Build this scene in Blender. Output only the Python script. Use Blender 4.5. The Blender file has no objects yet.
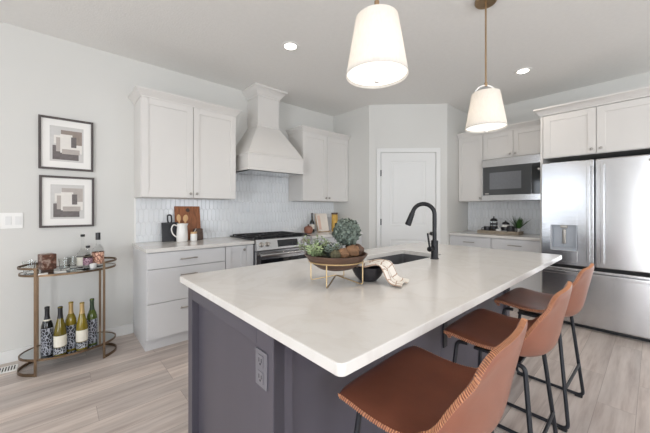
import bpy, bmesh, math, random
from mathutils import Vector, Matrix
random.seed(7)
S = bpy.context.scene
C = S.collection
PI = math.pi

# ------------------------------------------------------------------ camera, world, daylight, exposure
YAW = 0.8376
cam_d = bpy.data.cameras.new('camera'); cam = bpy.data.objects.new('camera', cam_d); C.objects.link(cam)
cam.location = (0, 0, 1.2601)
cam.rotation_euler = (PI/2, 0, YAW - PI/2)
cam_d.sensor_width = 36.0
cam_d.lens = 296.83/650*36
cam_d.shift_y = -7.63/650
cam_d.clip_start = 0.02
S.camera = cam

W = bpy.data.worlds.new('world'); S.world = W; W.use_nodes = True
bg = W.node_tree.nodes['Background']
bg.inputs[0].default_value = (0.62, 0.78, 1.0, 1)
bg.inputs[1].default_value = 2.0

def area(name, loc, rot, sx, sy, power, col):
    l = bpy.data.lights.new(name, 'AREA'); l.shape = 'RECTANGLE'; l.size = sx; l.size_y = sy
    l.energy = power; l.color = col
    o = bpy.data.objects.new(name, l); C.objects.link(o); o.location = loc; o.rotation_euler = rot
    return o
DAY = (0.94, 0.97, 1.0)
XL, YF = -3.6, -3.4                       # far left wall, wall behind the camera
# daylight just outside each window opening
area('daylight_left_window', (XL-0.16, 2.08, 1.55), (0, -PI/2, 0), 1.5, 1.65, 42, DAY)
area('daylight_patio_door', (XL-0.16, -0.85, 1.1), (0, -PI/2, 0), 2.1, 1.9, 250, DAY)
area('added_front_daylight', (0.2, YF-0.16, 1.5), (PI/2, 0, 0), 2.4, 1.6, 150, DAY)  # added light through an unseen window behind the camera
area('added_kitchen_daylight', (3.4, YF-0.16, 1.5), (PI/2, 0, 0), 1.8, 1.6, 60, DAY)  # second added window light on the same unseen wall

S.view_settings.view_transform = 'Standard'
S.view_settings.look = 'None'
S.view_settings.gamma = 1
S.view_settings.use_curve_mapping = False
S.view_settings.exposure = -0.70
S.cycles.max_bounces = 8
S.cycles.diffuse_bounces = 5
S.cycles.sample_clamp_indirect = 6
S.cycles.caustics_reflective = False
S.cycles.caustics_refractive = False
CAN_POWER, BULB_POWER = 17, 0.9
WARM = (1.0, 0.86, 0.71)

# ------------------------------------------------------------------ materials
def lin(*c):
    return tuple(((v/255)/12.92 if v/255 <= .04045 else ((v/255+.055)/1.055)**2.4) for v in c) + (1,)

class NT:
    def __init__(s, name):
        s.m = bpy.data.materials.new(name); s.m.use_nodes = True
        s.t = s.m.node_tree; s.b = s.t.nodes['Principled BSDF']; s.out = s.t.nodes['Material Output']
        s.tc = s.n('ShaderNodeTexCoord')
    def n(s, typ, **kw):
        x = s.t.nodes.new(typ)
        for k, v in kw.items():
            if k.startswith('_'): setattr(x, k[1:], v)
            else: x.inputs[k.replace('__', ' ')].default_value = v
        return x
    def l(s, a, b): s.t.links.new(a, b)
    def mapping(s, scale=(1, 1, 1), coord='Object'):
        mp = s.n('ShaderNodeMapping'); mp.inputs['Scale'].default_value = scale
        s.l(s.tc.outputs[coord], mp.inputs['Vector']); return mp.outputs[0]
    def noise(s, scale, detail=3, vec=None, rough=.5):
        x = s.n('ShaderNodeTexNoise', Scale=scale, Detail=detail, Roughness=rough)
        s.l(vec if vec is not None else s.mapping(), x.inputs['Vector']); return x.outputs['Fac']
    def ramp(s, fac, stops):
        r = s.n('ShaderNodeValToRGB'); e = r.color_ramp.elements
        while len(e) < len(stops): e.new(0.5)
        for i, (p, c) in enumerate(stops): e[i].position = p; e[i].color = c
        s.l(fac, r.inputs[0]); return r.outputs[0]
    def bump(s, h, strength, dist=.01):
        b = s.n('ShaderNodeBump', Strength=strength, Distance=dist); s.l(h, b.inputs['Height'])
        s.l(b.outputs[0], s.b.inputs['Normal'])

def sc(c, k): return tuple(min(1, v*k) for v in c[:3]) + (1,)

def mat(name, col, rough=.5, metal=0, var=.06, scale=8, stretch=(1, 1, 1), bump=0, bscale=60, spec=.5, coat=0, aniso=0):
    t = NT(name); b = t.b
    f = t.noise(scale, 3, t.mapping(stretch))
    t.l(t.ramp(f, [(.3, sc(col, 1-var)), (.7, sc(col, 1+var))]), b.inputs['Base Color'])
    b.inputs['Roughness'].default_value = rough; b.inputs['Metallic'].default_value = metal
    b.inputs['Specular IOR Level'].default_value = spec
    b.inputs['Coat Weight'].default_value = coat
    if aniso: b.inputs['Anisotropic'].default_value = aniso
    if bump: t.bump(t.noise(bscale, 3, t.mapping(stretch)), bump, .004)
    return t.m

def glass(name, col=(1, 1, 1, 1), rough=0.0, ior=1.45):
    t = NT(name); b = t.b
    b.inputs['Transmission Weight'].default_value = 1; b.inputs['IOR'].default_value = ior
    b.inputs['Roughness'].default_value = rough
    t.l(t.ramp(t.noise(3), [(0, sc(col, .97)), (1, col)]), b.inputs['Base Color'])
    return t.m

def glow(name, col, strength):
    t = NT(name); b = t.b
    b.inputs['Base Color'].default_value = (.9, .9, .9, 1)
    b.inputs['Emission Color'].default_value = col; b.inputs['Emission Strength'].default_value = strength
    return t.m

M = {}
M['wall'] = mat('wall_paint', lin(215, 214, 210), .85, var=.008, scale=2, bump=.08, bscale=220, spec=.25)
M['ceiling'] = mat('ceiling_texture', lin(236, 235, 232), .95, var=.012, scale=30, bump=.5, bscale=70, spec=.1)
M['trim'] = mat('trim_paint', lin(226, 226, 224), .45, var=.008, scale=2)
M['door'] = mat('door_paint', lin(224, 224, 222), .5, var=.008, scale=2)
M['cabinet'] = mat('cabinet_paint', lin(219, 216, 212), .42, var=.01, scale=2)
M['base_paint'] = mat('base_cabinet_paint', lin(207, 207, 208), .42, var=.01, scale=2)
M['cab_in'] = mat('cabinet_shadow_gap', lin(60, 58, 56), .8)
M['steel_knob'] = mat('brushed_nickel', lin(170, 165, 158), .3, 1, var=.05)
M['brass'] = mat('aged_brass', lin(184, 158, 126), .32, 1, var=.08, scale=14)
M['brass_bright'] = mat('satin_gold', lin(206, 180, 138), .3, 1, var=.05, scale=14)
M['bronze'] = mat('antique_bronze', lin(126, 106, 86), .38, 1, var=.1, scale=14)
M['black_metal'] = mat('black_powder_coat', lin(38, 40, 46), .42, .35, var=.1, scale=30)
M['faucet'] = mat('matte_black_faucet', lin(34, 34, 37), .33, .5, var=.08)
M['rubber'] = mat('black_rubber', lin(22, 22, 24), .7)
M['black_plastic'] = mat('black_plastic', lin(24, 25, 28), .35, var=.05)
M['black_glass'] = mat('black_glass', lin(22, 24, 27), .06, var=.03, spec=.6)
M['mw_window'] = mat('microwave_window_with_reflection', lin(112, 114, 118), .12, var=.05, scale=40)  # paler grey stands for the bright reflection on the door window
M['mw_glass'] = mat('microwave_dark_glass', lin(66, 68, 70), .08, var=.03)
M['iron'] = mat('cast_iron', lin(28, 28, 30), .55, .2, var=.15, scale=60, bump=.2, bscale=200)
M['white_ceramic'] = mat('white_ceramic', lin(232, 230, 226), .18, var=.01)
M['white_plastic'] = mat('white_plastic', lin(236, 235, 232), .35, var=.01)
M['sink'] = mat('charcoal_composite_sink', lin(96, 97, 100), .45, var=.08, scale=200)
M['island'] = mat('island_slate_paint', lin(80, 77, 86), .36, var=.05, scale=5, stretch=(1, 1, .1))
M['plate_grey'] = mat('grey_outlet_plate', lin(112, 110, 116), .4, var=.03)
M['wood_board'] = mat('acacia_wood', lin(150, 92, 55), .5, var=.3, scale=10, stretch=(6, 6, .8), bump=.1)
M['wood_dark'] = mat('dark_stained_wood', lin(84, 62, 50), .5, var=.3, scale=14, stretch=(1, 1, 4), bump=.2)
M['wood_light'] = mat('pale_beech_wood', lin(205, 165, 118), .55, var=.12, scale=18, stretch=(5, 5, 1))
M['tray_wood'] = mat('weathered_wood', lin(150, 138, 122), .7, var=.2, scale=20, stretch=(1, 1, 5), bump=.2)
M['black_board'] = mat('black_slate_board', lin(44, 45, 49), .5, var=.12, scale=30, bump=.1)
M['black_pottery'] = mat('black_stoneware', lin(38, 36, 40), .3, var=.15, scale=12, bump=.15, bscale=25)
M['leaf'] = mat('grey_green_leaves', lin(98, 112, 104), .6, var=.35, scale=40)
M['boxwood'] = mat('frosted_topiary_leaves', lin(94, 105, 96), .65, var=.5, scale=50)
M['sprig'] = mat('soft_green_sprigs', lin(146, 164, 122), .6, var=.3, scale=60)
M['snake'] = mat('fresh_green_blades', lin(66, 104, 50), .45, var=.35, scale=25)
M['stem'] = mat('brown_stem', lin(92, 74, 58), .8, var=.2)
M['bark'] = mat('rough_bark', lin(124, 92, 66), .85, var=.4, scale=24, bump=.8, bscale=60)
M['moss'] = mat('dry_moss', lin(82, 78, 58), .95, var=.4, scale=60, bump=.8, bscale=120)
M['stitch'] = mat('tan_stitching', lin(196, 140, 104), .6, var=.1, scale=60)
M['liquor_rose'] = None
M['amber'] = mat('amber_glow_liquor', lin(208, 120, 84), .15, var=.2, scale=20)
M['dark_bottle'] = mat('dark_bottle_glass', lin(26, 28, 28), .06, var=.1)
M['olive_bottle'] = mat('olive_bottle_glass', lin(104, 92, 30), .06, var=.25, scale=10)
M['gold_bottle'] = mat('golden_green_bottle_glass', lin(128, 112, 34), .06, var=.25, scale=10)
M['green_bottle'] = mat('green_bottle_glass', lin(74, 88, 32), .06, var=.25, scale=10)
M['label_white'] = mat('cream_paper_label', lin(226, 222, 208), .7, var=.03, scale=40)
M['capsule_black'] = mat('black_foil_capsule', lin(30, 30, 34), .35, var=.1)
M['capsule_gold'] = mat('gold_foil_capsule', lin(188, 160, 110), .4, .4, var=.1)
M['capsule_green'] = mat('green_foil_capsule', lin(44, 62, 44), .4, var=.1)
M['glass'] = glass('clear_glass', (.96, .98, .97, 1))
M['clear_liquor'] = glass('clear_spirit_glass', (.97, .98, .98, 1), ior=1.12)
M['paper'] = mat('white_paper', lin(238, 236, 232), .8, var=.01)
M['print_base'] = mat('print_pale_grey', lin(205, 203, 200), .8, var=.04, scale=30)
M['p1'] = mat('print_taupe', lin(150, 138, 130), .8, var=.08, scale=40)
M['p2'] = mat('print_charcoal', lin(112, 106, 105), .8, var=.12, scale=50)
M['p3'] = mat('print_cream', lin(226, 222, 216), .8, var=.03, scale=40)
M['p4'] = mat('print_light_taupe', lin(180, 172, 166), .8, var=.06, scale=40)
M['frame'] = mat('dark_walnut_frame', lin(74, 66, 64), .5, var=.15, scale=20)
M['lens'] = glow('downlight_lens', (1, .93, .82, 1), 14)
M['display'] = mat('oven_display', lin(30, 32, 36), .1, var=.05)
M['pasta'] = mat('golden_pasta', lin(200, 160, 78), .6, var=.25, scale=40, stretch=(4, 4, .5))
M['copper'] = mat('brown_stoneware', lin(142, 92, 72), .4, var=.2, scale=12)
M['book'] = mat('cream_book_cover', lin(232, 222, 210), .6, var=.04)
M['book_pink'] = mat('blush_print', lin(222, 190, 172), .6, var=.1)

def floor_mat():
    t = NT('greige_oak_vinyl_planks'); b = t.b
    br = t.n('ShaderNodeTexBrick'); v = t.mapping((1, 1, 1))
    t.l(v, br.inputs['Vector'])
    br.offset = .37; br.offset_frequency = 3
    br.inputs['Scale'].default_value = 1; br.inputs['Brick Width'].default_value = 1.22
    br.inputs['Row Height'].default_value = .178; br.inputs['Mortar Size'].default_value = .0012
    br.inputs['Mortar Smooth'].default_value = .2
    br.inputs['Color1'].default_value = (0, 0, 0, 1); br.inputs['Color2'].default_value = (1, 1, 1, 1)
    br.inputs['Mortar'].default_value = (.5, .5, .5, 1)
    # offset the grain per plank
    add = t.n('ShaderNodeVectorMath', _operation='MULTIPLY_ADD')
    t.l(br.outputs['Color'], add.inputs[0]); add.inputs[1].default_value = (3, 7, 5); t.l(v, add.inputs[2])
    mp = t.n('ShaderNodeMapping'); mp.inputs['Scale'].default_value = (1.3, 16, 1); t.l(add.outputs[0], mp.inputs[0])
    g = t.noise(1.6, 6, mp.outputs[0], .6)
    mp2 = t.n('ShaderNodeMapping'); mp2.inputs['Scale'].default_value = (.8, 5, 1); t.l(add.outputs[0], mp2.inputs[0])
    g2 = t.noise(1.2, 3, mp2.outputs[0])
    grain = t.ramp(g, [(.3, lin(188, 173, 165)), (.5, lin(212, 200, 192)), (.72, lin(226, 216, 208))])
    tone = t.ramp(g2, [(.3, (.80, .79, .79, 1)), (.7, (1.08, 1.07, 1.06, 1))])
    mx = t.n('ShaderNodeMix', _data_type='RGBA', _blend_type='MULTIPLY'); mx.inputs[0].default_value = 1
    t.l(grain, mx.inputs[6]); t.l(tone, mx.inputs[7])
    pl = t.ramp(br.outputs['Color'], [(0, (.86, .86, .87, 1)), (1, (1.06, 1.05, 1.04, 1))])
    mx2 = t.n('ShaderNodeMix', _data_type='RGBA', _blend_type='MULTIPLY'); mx2.inputs[0].default_value = 1
    t.l(mx.outputs[2], mx2.inputs[6]); t.l(pl, mx2.inputs[7])
    mx3 = t.n('ShaderNodeMix', _data_type='RGBA'); t.l(br.outputs['Fac'], mx3.inputs[0])
    t.l(mx2.outputs[2], mx3.inputs[6]); mx3.inputs[7].default_value = lin(150, 136, 127)
    t.l(mx3.outputs[2], b.inputs['Base Color'])
    b.inputs['Roughness'].default_value = .38
    t.bump(g, .06, .003)
    return t.m
M['floor'] = floor_mat()

def quartz_mat():
    t = NT('white_quartz_with_faint_veins'); b = t.b
    n = t.n('ShaderNodeTexNoise', Scale=2.2, Detail=6, Roughness=.6, Distortion=1.6); t.l(t.mapping(), n.inputs['Vector'])
    t.l(t.ramp(n.outputs['Fac'], [(.40, lin(217, 214, 210)), (.49, lin(213, 209, 204)), (.53, lin(217, 214, 210)), (.75, lin(219, 216, 212))]), b.inputs['Base Color'])
    b.inputs['Roughness'].default_value = .16
    return t.m
M['quartz'] = quartz_mat()

def steel_mat():
    t = NT('brushed_stainless_steel'); b = t.b
    v = t.mapping((1, 1.2, 220))
    g = t.noise(6, 3, v)
    t.l(t.ramp(g, [(.3, lin(190, 190, 192)), (.7, lin(206, 206, 207))]), b.inputs['Base Color'])
    b.inputs['Metallic'].default_value = 1; b.inputs['Roughness'].default_value = .21
    b.inputs['Anisotropic'].default_value = .6; b.inputs['Anisotropic Rotation'].default_value = .25
    tg = t.n('ShaderNodeTangent', _direction_type='RADIAL', _axis='Z'); t.l(tg.outputs[0], b.inputs['Tangent'])
    t.bump(g, .03, .002)
    return t.m
M['steel'] = steel_mat()
M['steel_dark'] = mat('grey_fridge_casing', lin(96, 97, 100), .45, .6, var=.03)
M['steel_recess'] = mat('dispenser_recess', lin(176, 181, 188), .4, .3, var=.03)

def leather_mat(name, base):
    t = NT(name); b = t.b
    v = t.n('ShaderNodeTexVoronoi', Scale=230.0); t.l(t.mapping(), v.inputs['Vector'])
    f = t.noise(7, 4)
    t.l(t.ramp(f, [(.3, sc(base, .86)), (.7, sc(base, 1.12))]), b.inputs['Base Color'])
    b.inputs['Roughness'].default_value = .36
    b.inputs['Coat Weight'].default_value = .4; b.inputs['Coat Roughness'].default_value = .3
    t.bump(v.outputs['Distance'], .12, .001)
    return t.m
M['leather'] = leather_mat('cognac_leather', lin(134, 80, 60))

def shade_mat():
    t = NT('white_linen_shade'); b = t.b
    tr = t.n('ShaderNodeBsdfTranslucent'); df = t.n('ShaderNodeBsdfDiffuse'); mx = t.n('ShaderNodeMixShader')
    w = t.noise(120, 2, t.mapping((1, 1, .3)))
    c = t.ramp(w, [(.3, (.81, .79, .76, 1)), (.7, (.86, .84, .81, 1))])
    t.l(c, tr.inputs[0]); t.l(c, df.inputs[0]); mx.inputs[0].default_value = .5
    t.l(tr.outputs[0], mx.inputs[2]); t.l(df.outputs[0], mx.inputs[1]); t.l(mx.outputs[0], t.out.inputs[0])
    t.t.nodes.remove(b)
    return t.m
M['shade'] = shade_mat()
M['diffuser'] = glow('opal_diffuser', (1, .94, .84, 1), 1.9)

def towel_mat():
    t = NT('cream_towel_brown_checks'); b = t.b
    cols = []
    sep = t.n('ShaderNodeSeparateXYZ'); t.l(t.tc.outputs['UV'], sep.inputs[0])
    def stripes(o, k, wdt):
        m = t.n('ShaderNodeMath', _operation='MULTIPLY'); t.l(o, m.inputs[0]); m.inputs[1].default_value = k
        fr = t.n('ShaderNodeMath', _operation='FRACT'); t.l(m.outputs[0], fr.inputs[0])
        ls = t.n('ShaderNodeMath', _operation='LESS_THAN'); t.l(fr.outputs[0], ls.inputs[0]); ls.inputs[1].default_value = wdt
        return ls.outputs[0]
    a = stripes(sep.outputs[0], 3.2, .13); c = stripes(sep.outputs[1], 4.2, .11)
    mxm = t.n('ShaderNodeMath', _operation='MAXIMUM'); t.l(a, mxm.inputs[0]); t.l(c, mxm.inputs[1])
    t.l(t.ramp(mxm.outputs[0], [(0, lin(222, 217, 209)), (1, lin(166, 140, 122))]), b.inputs['Base Color'])
    b.inputs['Roughness'].default_value = .9
    t.bump(t.noise(300, 2), .3, .002)
    return t.m
M['towel'] = towel_mat()

def pattern_label(name, dark, light, scale):
    t = NT(name); b = t.b
    v = t.n('ShaderNodeTexVoronoi', Scale=scale); v.feature = 'DISTANCE_TO_EDGE'; t.l(t.mapping((1, 1, .6)), v.inputs['Vector'])
    t.l(t.ramp(v.outputs['Distance'], [(.07, light), (.10, dark)]), b.inputs['Base Color'])
    b.inputs['Roughness'].default_value = .4
    return t.m
M['label_vine'] = pattern_label('black_label_pale_scrollwork', lin(30, 32, 40), lin(168, 172, 182), 62)
M['label_band'] = pattern_label('black_band_pale_scrollwork', lin(24, 26, 32), lin(190, 194, 200), 80)
M['label_plum'] = pattern_label('plum_label', lin(104, 66, 84), lin(170, 140, 150), 60)
M['label_net'] = pattern_label('amber_net_label', lin(232, 186, 160), lin(150, 96, 78), 50)

def swirl_mat():
    t = NT('brown_swirled_leather'); b = t.b
    n = t.n('ShaderNodeTexNoise', Scale=14, Detail=4, Distortion=2.5); t.l(t.mapping(), n.inputs['Vector'])
    t.l(t.ramp(n.outputs['Fac'], [(.35, lin(70, 46, 38)), (.52, lin(112, 74, 58)), (.62, lin(170, 150, 138))]), b.inputs['Base Color'])
    b.inputs['Roughness'].default_value = .35
    return t.m
M['swirl'] = swirl_mat()
M['tile'] = mat('glossy_white_tile', lin(228, 230, 232), .12, var=.015, scale=9, bump=.05, bscale=14)
M['grout'] = mat('pale_grout', lin(226, 226, 226), .9, var=.02, scale=60)
M['mirror'] = mat('mirror_shelf', lin(200, 204, 206), .05, 1, var=.02)

# ------------------------------------------------------------------ mesh helpers
ORG = {}
class MB:
    def __init__(s, xf=None): s.bm = bmesh.new(); s.xf = xf; s.mi = 0
    def _merge(s, b):
        me = bpy.data.meshes.new('tmp'); b.to_mesh(me); b.free()
        if s.xf: me.transform(s.xf)
        n = len(s.bm.faces); s.bm.from_mesh(me); bpy.data.meshes.remove(me)
        s.bm.faces.ensure_lookup_table()
        for f in s.bm.faces[n:]: f.material_index = s.mi
        return s
    def box(s, x0, x1, y0, y1, z0, z1, bev=0, seg=2, rot=None):
        b = bmesh.new(); bmesh.ops.create_cube(b, size=1)
        for v in b.verts: v.co = Vector(((x0+x1)/2+v.co.x*(x1-x0), (y0+y1)/2+v.co.y*(y1-y0), (z0+z1)/2+v.co.z*(z1-z0)))
        if bev: bmesh.ops.bevel(b, geom=b.edges[:], offset=bev, segments=seg, profile=.5, affect='EDGES')
        if rot:
            c = Vector(((x0+x1)/2, (y0+y1)/2, (z0+z1)/2))
            bmesh.ops.transform(b, matrix=Matrix.Translation(c) @ rot @ Matrix.Translation(-c), verts=b.verts)
        bmesh.ops.recalc_face_normals(b, faces=b.faces)
        return s._merge(b)
    def loft(s, loops, cap=True, closed=False):
        b = bmesh.new(); rings = [[b.verts.new(p) for p in lp] for lp in loops]
        n = len(rings[0])
        for i in range(len(rings)-1 + (1 if closed else 0)):
            r0, r1 = rings[i], rings[(i+1) % len(rings)]
            for k in range(n):
                try: b.faces.new((r0[k], r0[(k+1) % n], r1[(k+1) % n], r1[k]))
                except ValueError: pass
        if cap and not closed:
            for r in (rings[0], rings[-1]):
                try: b.faces.new(r)
                except ValueError: pass
        bmesh.ops.remove_doubles(b, verts=b.verts, dist=1e-6)
        bmesh.ops.recalc_face_normals(b, faces=b.faces)
        return s._merge(b)
    def rects(s, lst):     # (z, x0, x1, y0, y1)
        return s.loft([[(x0, y0, z), (x1, y0, z), (x1, y1, z), (x0, y1, z)] for z, x0, x1, y0, y1 in lst])
    def tube(s, pts, r, n=10, closed=False):
        pts = [Vector(p) for p in pts]; N = len(pts); rs = r if isinstance(r, (list, tuple)) else [r]*N
        loops = []; up = None
        for i, p in enumerate(pts):
            a = pts[(i-1) % N] if (closed or i > 0) else p; c = pts[(i+1) % N] if (closed or i < N-1) else p
            d = (c-a).normalized()
            if up is None: up = Vector((0, 0, 1)) if abs(d.z) < .9 else Vector((1, 0, 0))
            u = (up - d*up.dot(d)).normalized(); v = d.cross(u); up = u
            loops.append([p + (u*math.cos(2*PI*k/n) + v*math.sin(2*PI*k/n))*rs[i] for k in range(n)])
        return s.loft(loops, closed=closed)
    def lathe(s, prof, c=(0, 0, 0), n=24, cap=True):
        return s.loft([[(c[0]+max(r, 1e-4)*math.cos(2*PI*k/n), c[1]+max(r, 1e-4)*math.sin(2*PI*k/n), c[2]+z) for k in range(n)] for r, z in prof], cap=cap)
    def prism(s, poly, z0, z1):
        return s.loft([[(x, y, z0) for x, y in poly], [(x, y, z1) for x, y in poly]])
    def sphere(s, c, r, sub=2, sc=(1, 1, 1)):
        b = bmesh.new(); bmesh.ops.create_icosphere(b, subdivisions=sub, radius=1)
        for v in b.verts: v.co = Vector((c[0]+v.co.x*r*sc[0], c[1]+v.co.y*r*sc[1], c[2]+v.co.z*r*sc[2]))
        return s._merge(b)
    def raw(s, verts, faces):
        b = bmesh.new(); vs = [b.verts.new(v) for v in verts]
        for f in faces:
            try: b.faces.new([vs[i] for i in f])
            except ValueError: pass
        return s._merge(b)
    def build(s, name, m, parent=None, smooth=35):
        me = bpy.data.meshes.new(name); s.bm.to_mesh(me); s.bm.free()
        for k in (m if isinstance(m, (list, tuple)) else [m]): me.materials.append(M[k] if isinstance(k, str) else k)
        o = bpy.data.objects.new(name, me); C.objects.link(o)
        if parent is not None:
            og = ORG[parent.name]; o.parent = parent; ORG[o.name] = og
            me.transform(Matrix.Translation(-og))
        else:
            xs = [v.co for v in me.vertices]
            og = Vector(((min(v.x for v in xs)+max(v.x for v in xs))/2, (min(v.y for v in xs)+max(v.y for v in xs))/2, min(v.z for v in xs)))
            me.transform(Matrix.Translation(-og)); o.location = og; ORG[o.name] = og
        if smooth:
            me.shade_smooth()
            if smooth < 180:
                me.set_sharp_from_angle(angle=math.radians(max(smooth, 40)))
                wn = o.modifiers.new('weighted_normals', 'WEIGHTED_NORMAL'); wn.keep_sharp = True; wn.weight = 100; wn.mode = 'FACE_AREA'
        return o

def tag(o, label=None, cat=None, group=None, kind=None):
    for k, v in (('label', label), ('category', cat), ('group', group), ('kind', kind)):
        if v: o[k] = v
    return o
def thing(name, label, cat, loc=(0, 0, 0), group=None):
    o = bpy.data.objects.new(name, None); C.objects.link(o); o.location = loc; o.empty_display_size = .1
    ORG[o.name] = Vector(loc)
    return tag(o, label, cat, group)
def struct(o, label=None): o['kind'] = 'structure'; return tag(o, label)
def copy_tree(o, parent=None):
    c = o.copy(); C.objects.link(c); c.parent = parent
    for ch in list(o.children): copy_tree(ch, c)
    return c
def frame_xf(o, U, V):   # local (u,v,w) -> world, w outwards
    U = Vector(U).normalized(); V = Vector(V).normalized(); N = U.cross(V)
    m = Matrix((U, V, N)).transposed().to_4x4(); m.translation = Vector(o); return m
def arc(c, r, a0, a1, n, plane='xz'):
    out = []
    for i in range(n+1):
        a = a0+(a1-a0)*i/n; u, v = r*math.cos(a), r*math.sin(a)
        out.append((c[0]+u, c[1], c[2]+v) if plane == 'xz' else (c[0], c[1]+u, c[2]+v) if plane == 'yz' else (c[0]+u, c[1]+v, c[2]))
    return out
def fillet(pts, r, n=5):
    pts = [Vector(p) for p in pts]; out = [pts[0]]
    for i in range(1, len(pts)-1):
        a, b, c = pts[i-1], pts[i], pts[i+1]
        d0, d1 = (a-b), (c-b); rr = min(r, d0.length*.49, d1.length*.49)
        p0, p1 = b+d0.normalized()*rr, b+d1.normalized()*rr
        for k in range(n+1):
            t = k/n; out.append(p0*(1-t)**2 + b*2*t*(1-t) + p1*t*t)
    out.append(pts[-1]); return out

# ------------------------------------------------------------------ room shell
WY, RX, HC = 3.55, 4.87, 2.78
P0, P1 = Vector((3.384, 2.793, 0)), Vector((4.175, 2.002, 0))   # pantry door wall
mb = MB(); mb.box(XL-.1, RX+.1, YF-.1, WY+.1, -.1, 0); struct(mb.build('floor', 'floor', smooth=0))
mb = MB(); mb.box(XL-.1, RX+.1, YF-.1, WY+.1, HC, HC+.1); struct(mb.build('ceiling', 'ceiling', smooth=0))
mb = MB(); mb.box(XL-.1, RX+.1, WY, WY+.1, 0, HC); struct(mb.build('wall_back', 'wall', smooth=0))
mb = MB(); mb.box(RX, RX+.1, YF, WY, 0, HC); struct(mb.build('wall_right', 'wall', smooth=0))
mb = MB(); mb.prism([(P0.x, WY), (P0.x, P0.y), (P1.x, P1.y), (RX, P1.y), (RX, WY)], 0, HC); struct(mb.build('wall_pantry', 'wall', smooth=0))

def holed_wall(name, axis, pos, thick, a0, a1, holes):
    mb = MB(); cuts = sorted(holes)
    def put(u0, u1, z0, z1):
        if u1-u0 < 1e-4 or z1-z0 < 1e-4: return
        if axis == 'x': mb.box(pos-thick, pos, u0, u1, z0, z1)
        else: mb.box(u0, u1, pos-thick, pos, z0, z1)
    c = a0
    for u0, u1, z0, z1 in cuts:
        put(c, u0, 0, HC); put(u0, u1, 0, z0); put(u0, u1, z1, HC); c = u1
    put(c, a1, 0, HC)
    return struct(mb.build(name, 'wall', smooth=0))
HL = [(-1.75, .05, .02, 2.12), (1.27, 2.9, .8, 2.3)]
HF = [(-1.0, 1.4, .7, 2.3), (2.5, 4.3, .7, 2.3)]  # unseen windows behind the camera, made large to let in light
holed_wall('wall_left', 'x', XL, .1, YF, WY, HL)
holed_wall('wall_front', 'y', YF, .1, XL, RX, HF)
k = 1
for axis, holes in (('x', HL), ('y', HF)):
    for u0, u1, z0, z1 in holes:
        mb = MB(); t = .05
        n = 3 if axis == 'x' else 2
        segs = [(u0, u1, z0, z0+t), (u0, u1, z1-t, z1)] + [(u0+(u1-u0-t)*i/n, u0+(u1-u0-t)*i/n+t, z0+t, z1-t) for i in range(n+1)]
        for a, b_, c, d in segs:
            if axis == 'x': mb.box(XL-.08, XL-.02, a, b_, c, d)
            else: mb.box(a, b_, YF-.08, YF-.02, c, d)
        struct(mb.build('window_%d' % k, 'trim', smooth=0)); k += 1

mb = MB(); mb.box(XL, .57, WY-.014, WY, 0, .10, .004); struct(mb.build('baseboard_back', 'trim'))
mb = MB(frame_xf(P0, P1-P0, (0, 0, 1)))
L = (P1-P0).length
mb.box(0, .107, 0, .10, 0, .014, .004); mb.box(1.017, L, 0, .10, 0, .014, .004); struct(mb.build('baseboard_pantry', 'trim'))

# pantry door
XD = frame_xf(P0, P1-P0, (0, 0, 1))
mb = MB(XD)
mb.box(.105, .165, 0, 2.14, 0, .022, .005); mb.box(.956, 1.017, 0, 2.14, 0, .022, .005); mb.box(.105, 1.017, 2.078, 2.14, 0, .0225, .005)
struct(mb.build('trim_1', 'trim'))
dr = thing('door_1', None, None, tuple(P0)); dr['kind'] = 'structure'
mb = MB(XD); d0, d1 = .172, .949
st = .135
def moulded(mb, u0, u1, v0, v1, w):      # raised panel inside a recessed moulding
    def rect(i, z): return [(u0+i, v0+i, z), (u1-i, v0+i, z), (u1-i, v1-i, z), (u0+i, v1-i, z)]
    mb.loft([rect(0, w), rect(.012, w-.008), rect(.024, w-.009), rect(.045, w-.002), rect(.05, w-.002)], cap=False)
    r = rect(.05, w-.002); mb.raw(r, [(0, 1, 2, 3)])
W1 = .012
for a in ((d0, d0+st, .01, 2.07), (d1-st, d1, .01, 2.07), (d0+st, d1-st, .01, .22), (d0+st, d1-st, .815, 1.02), (d0+st, d1-st, 1.953, 2.07)):
    mb.box(a[0], a[1], a[2], a[3], 0, W1)
moulded(mb, d0+st, d1-st, 1.02, 1.953, W1); moulded(mb, d0+st, d1-st, .22, .815, W1)
mb.build('door_slab', 'door', dr, smooth=20)
mb = MB(XD)
mb.xf = XD @ Matrix.Translation((.889, .905, W1)); mb.lathe([(.026, 0), (.026, .006), (.012, .01), (.011, .03), (.024, .038), (.028, .05), (.024, .062), (.01, .067)], n=20)
tag(mb.build('door_knob', 'faucet', dr), 'round black door knob')
for z in (1.78, 1.07, .28):
    mb = MB(XD); mb.box(.160, .176, z-.045, z+.045, .01, .026, .002); mb.build('hinge', 'black_metal', dr)

# floor register
v = thing('floor_vent', 'white slotted floor vent by the wall, left of the bar cart', 'vent', (-.31, 3.405, 0))
mb = MB(); mb.box(-.40, -.235, 3.335, 3.455, 0, .006, .002); mb.build('vent_plate', 'white_plastic', v)
mb = MB()
for i in range(9): mb.box(-.385+i*.016, -.378+i*.016, 3.352, 3.438, .006, .0068)
mb.build('slots', 'cab_in', v)

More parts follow.
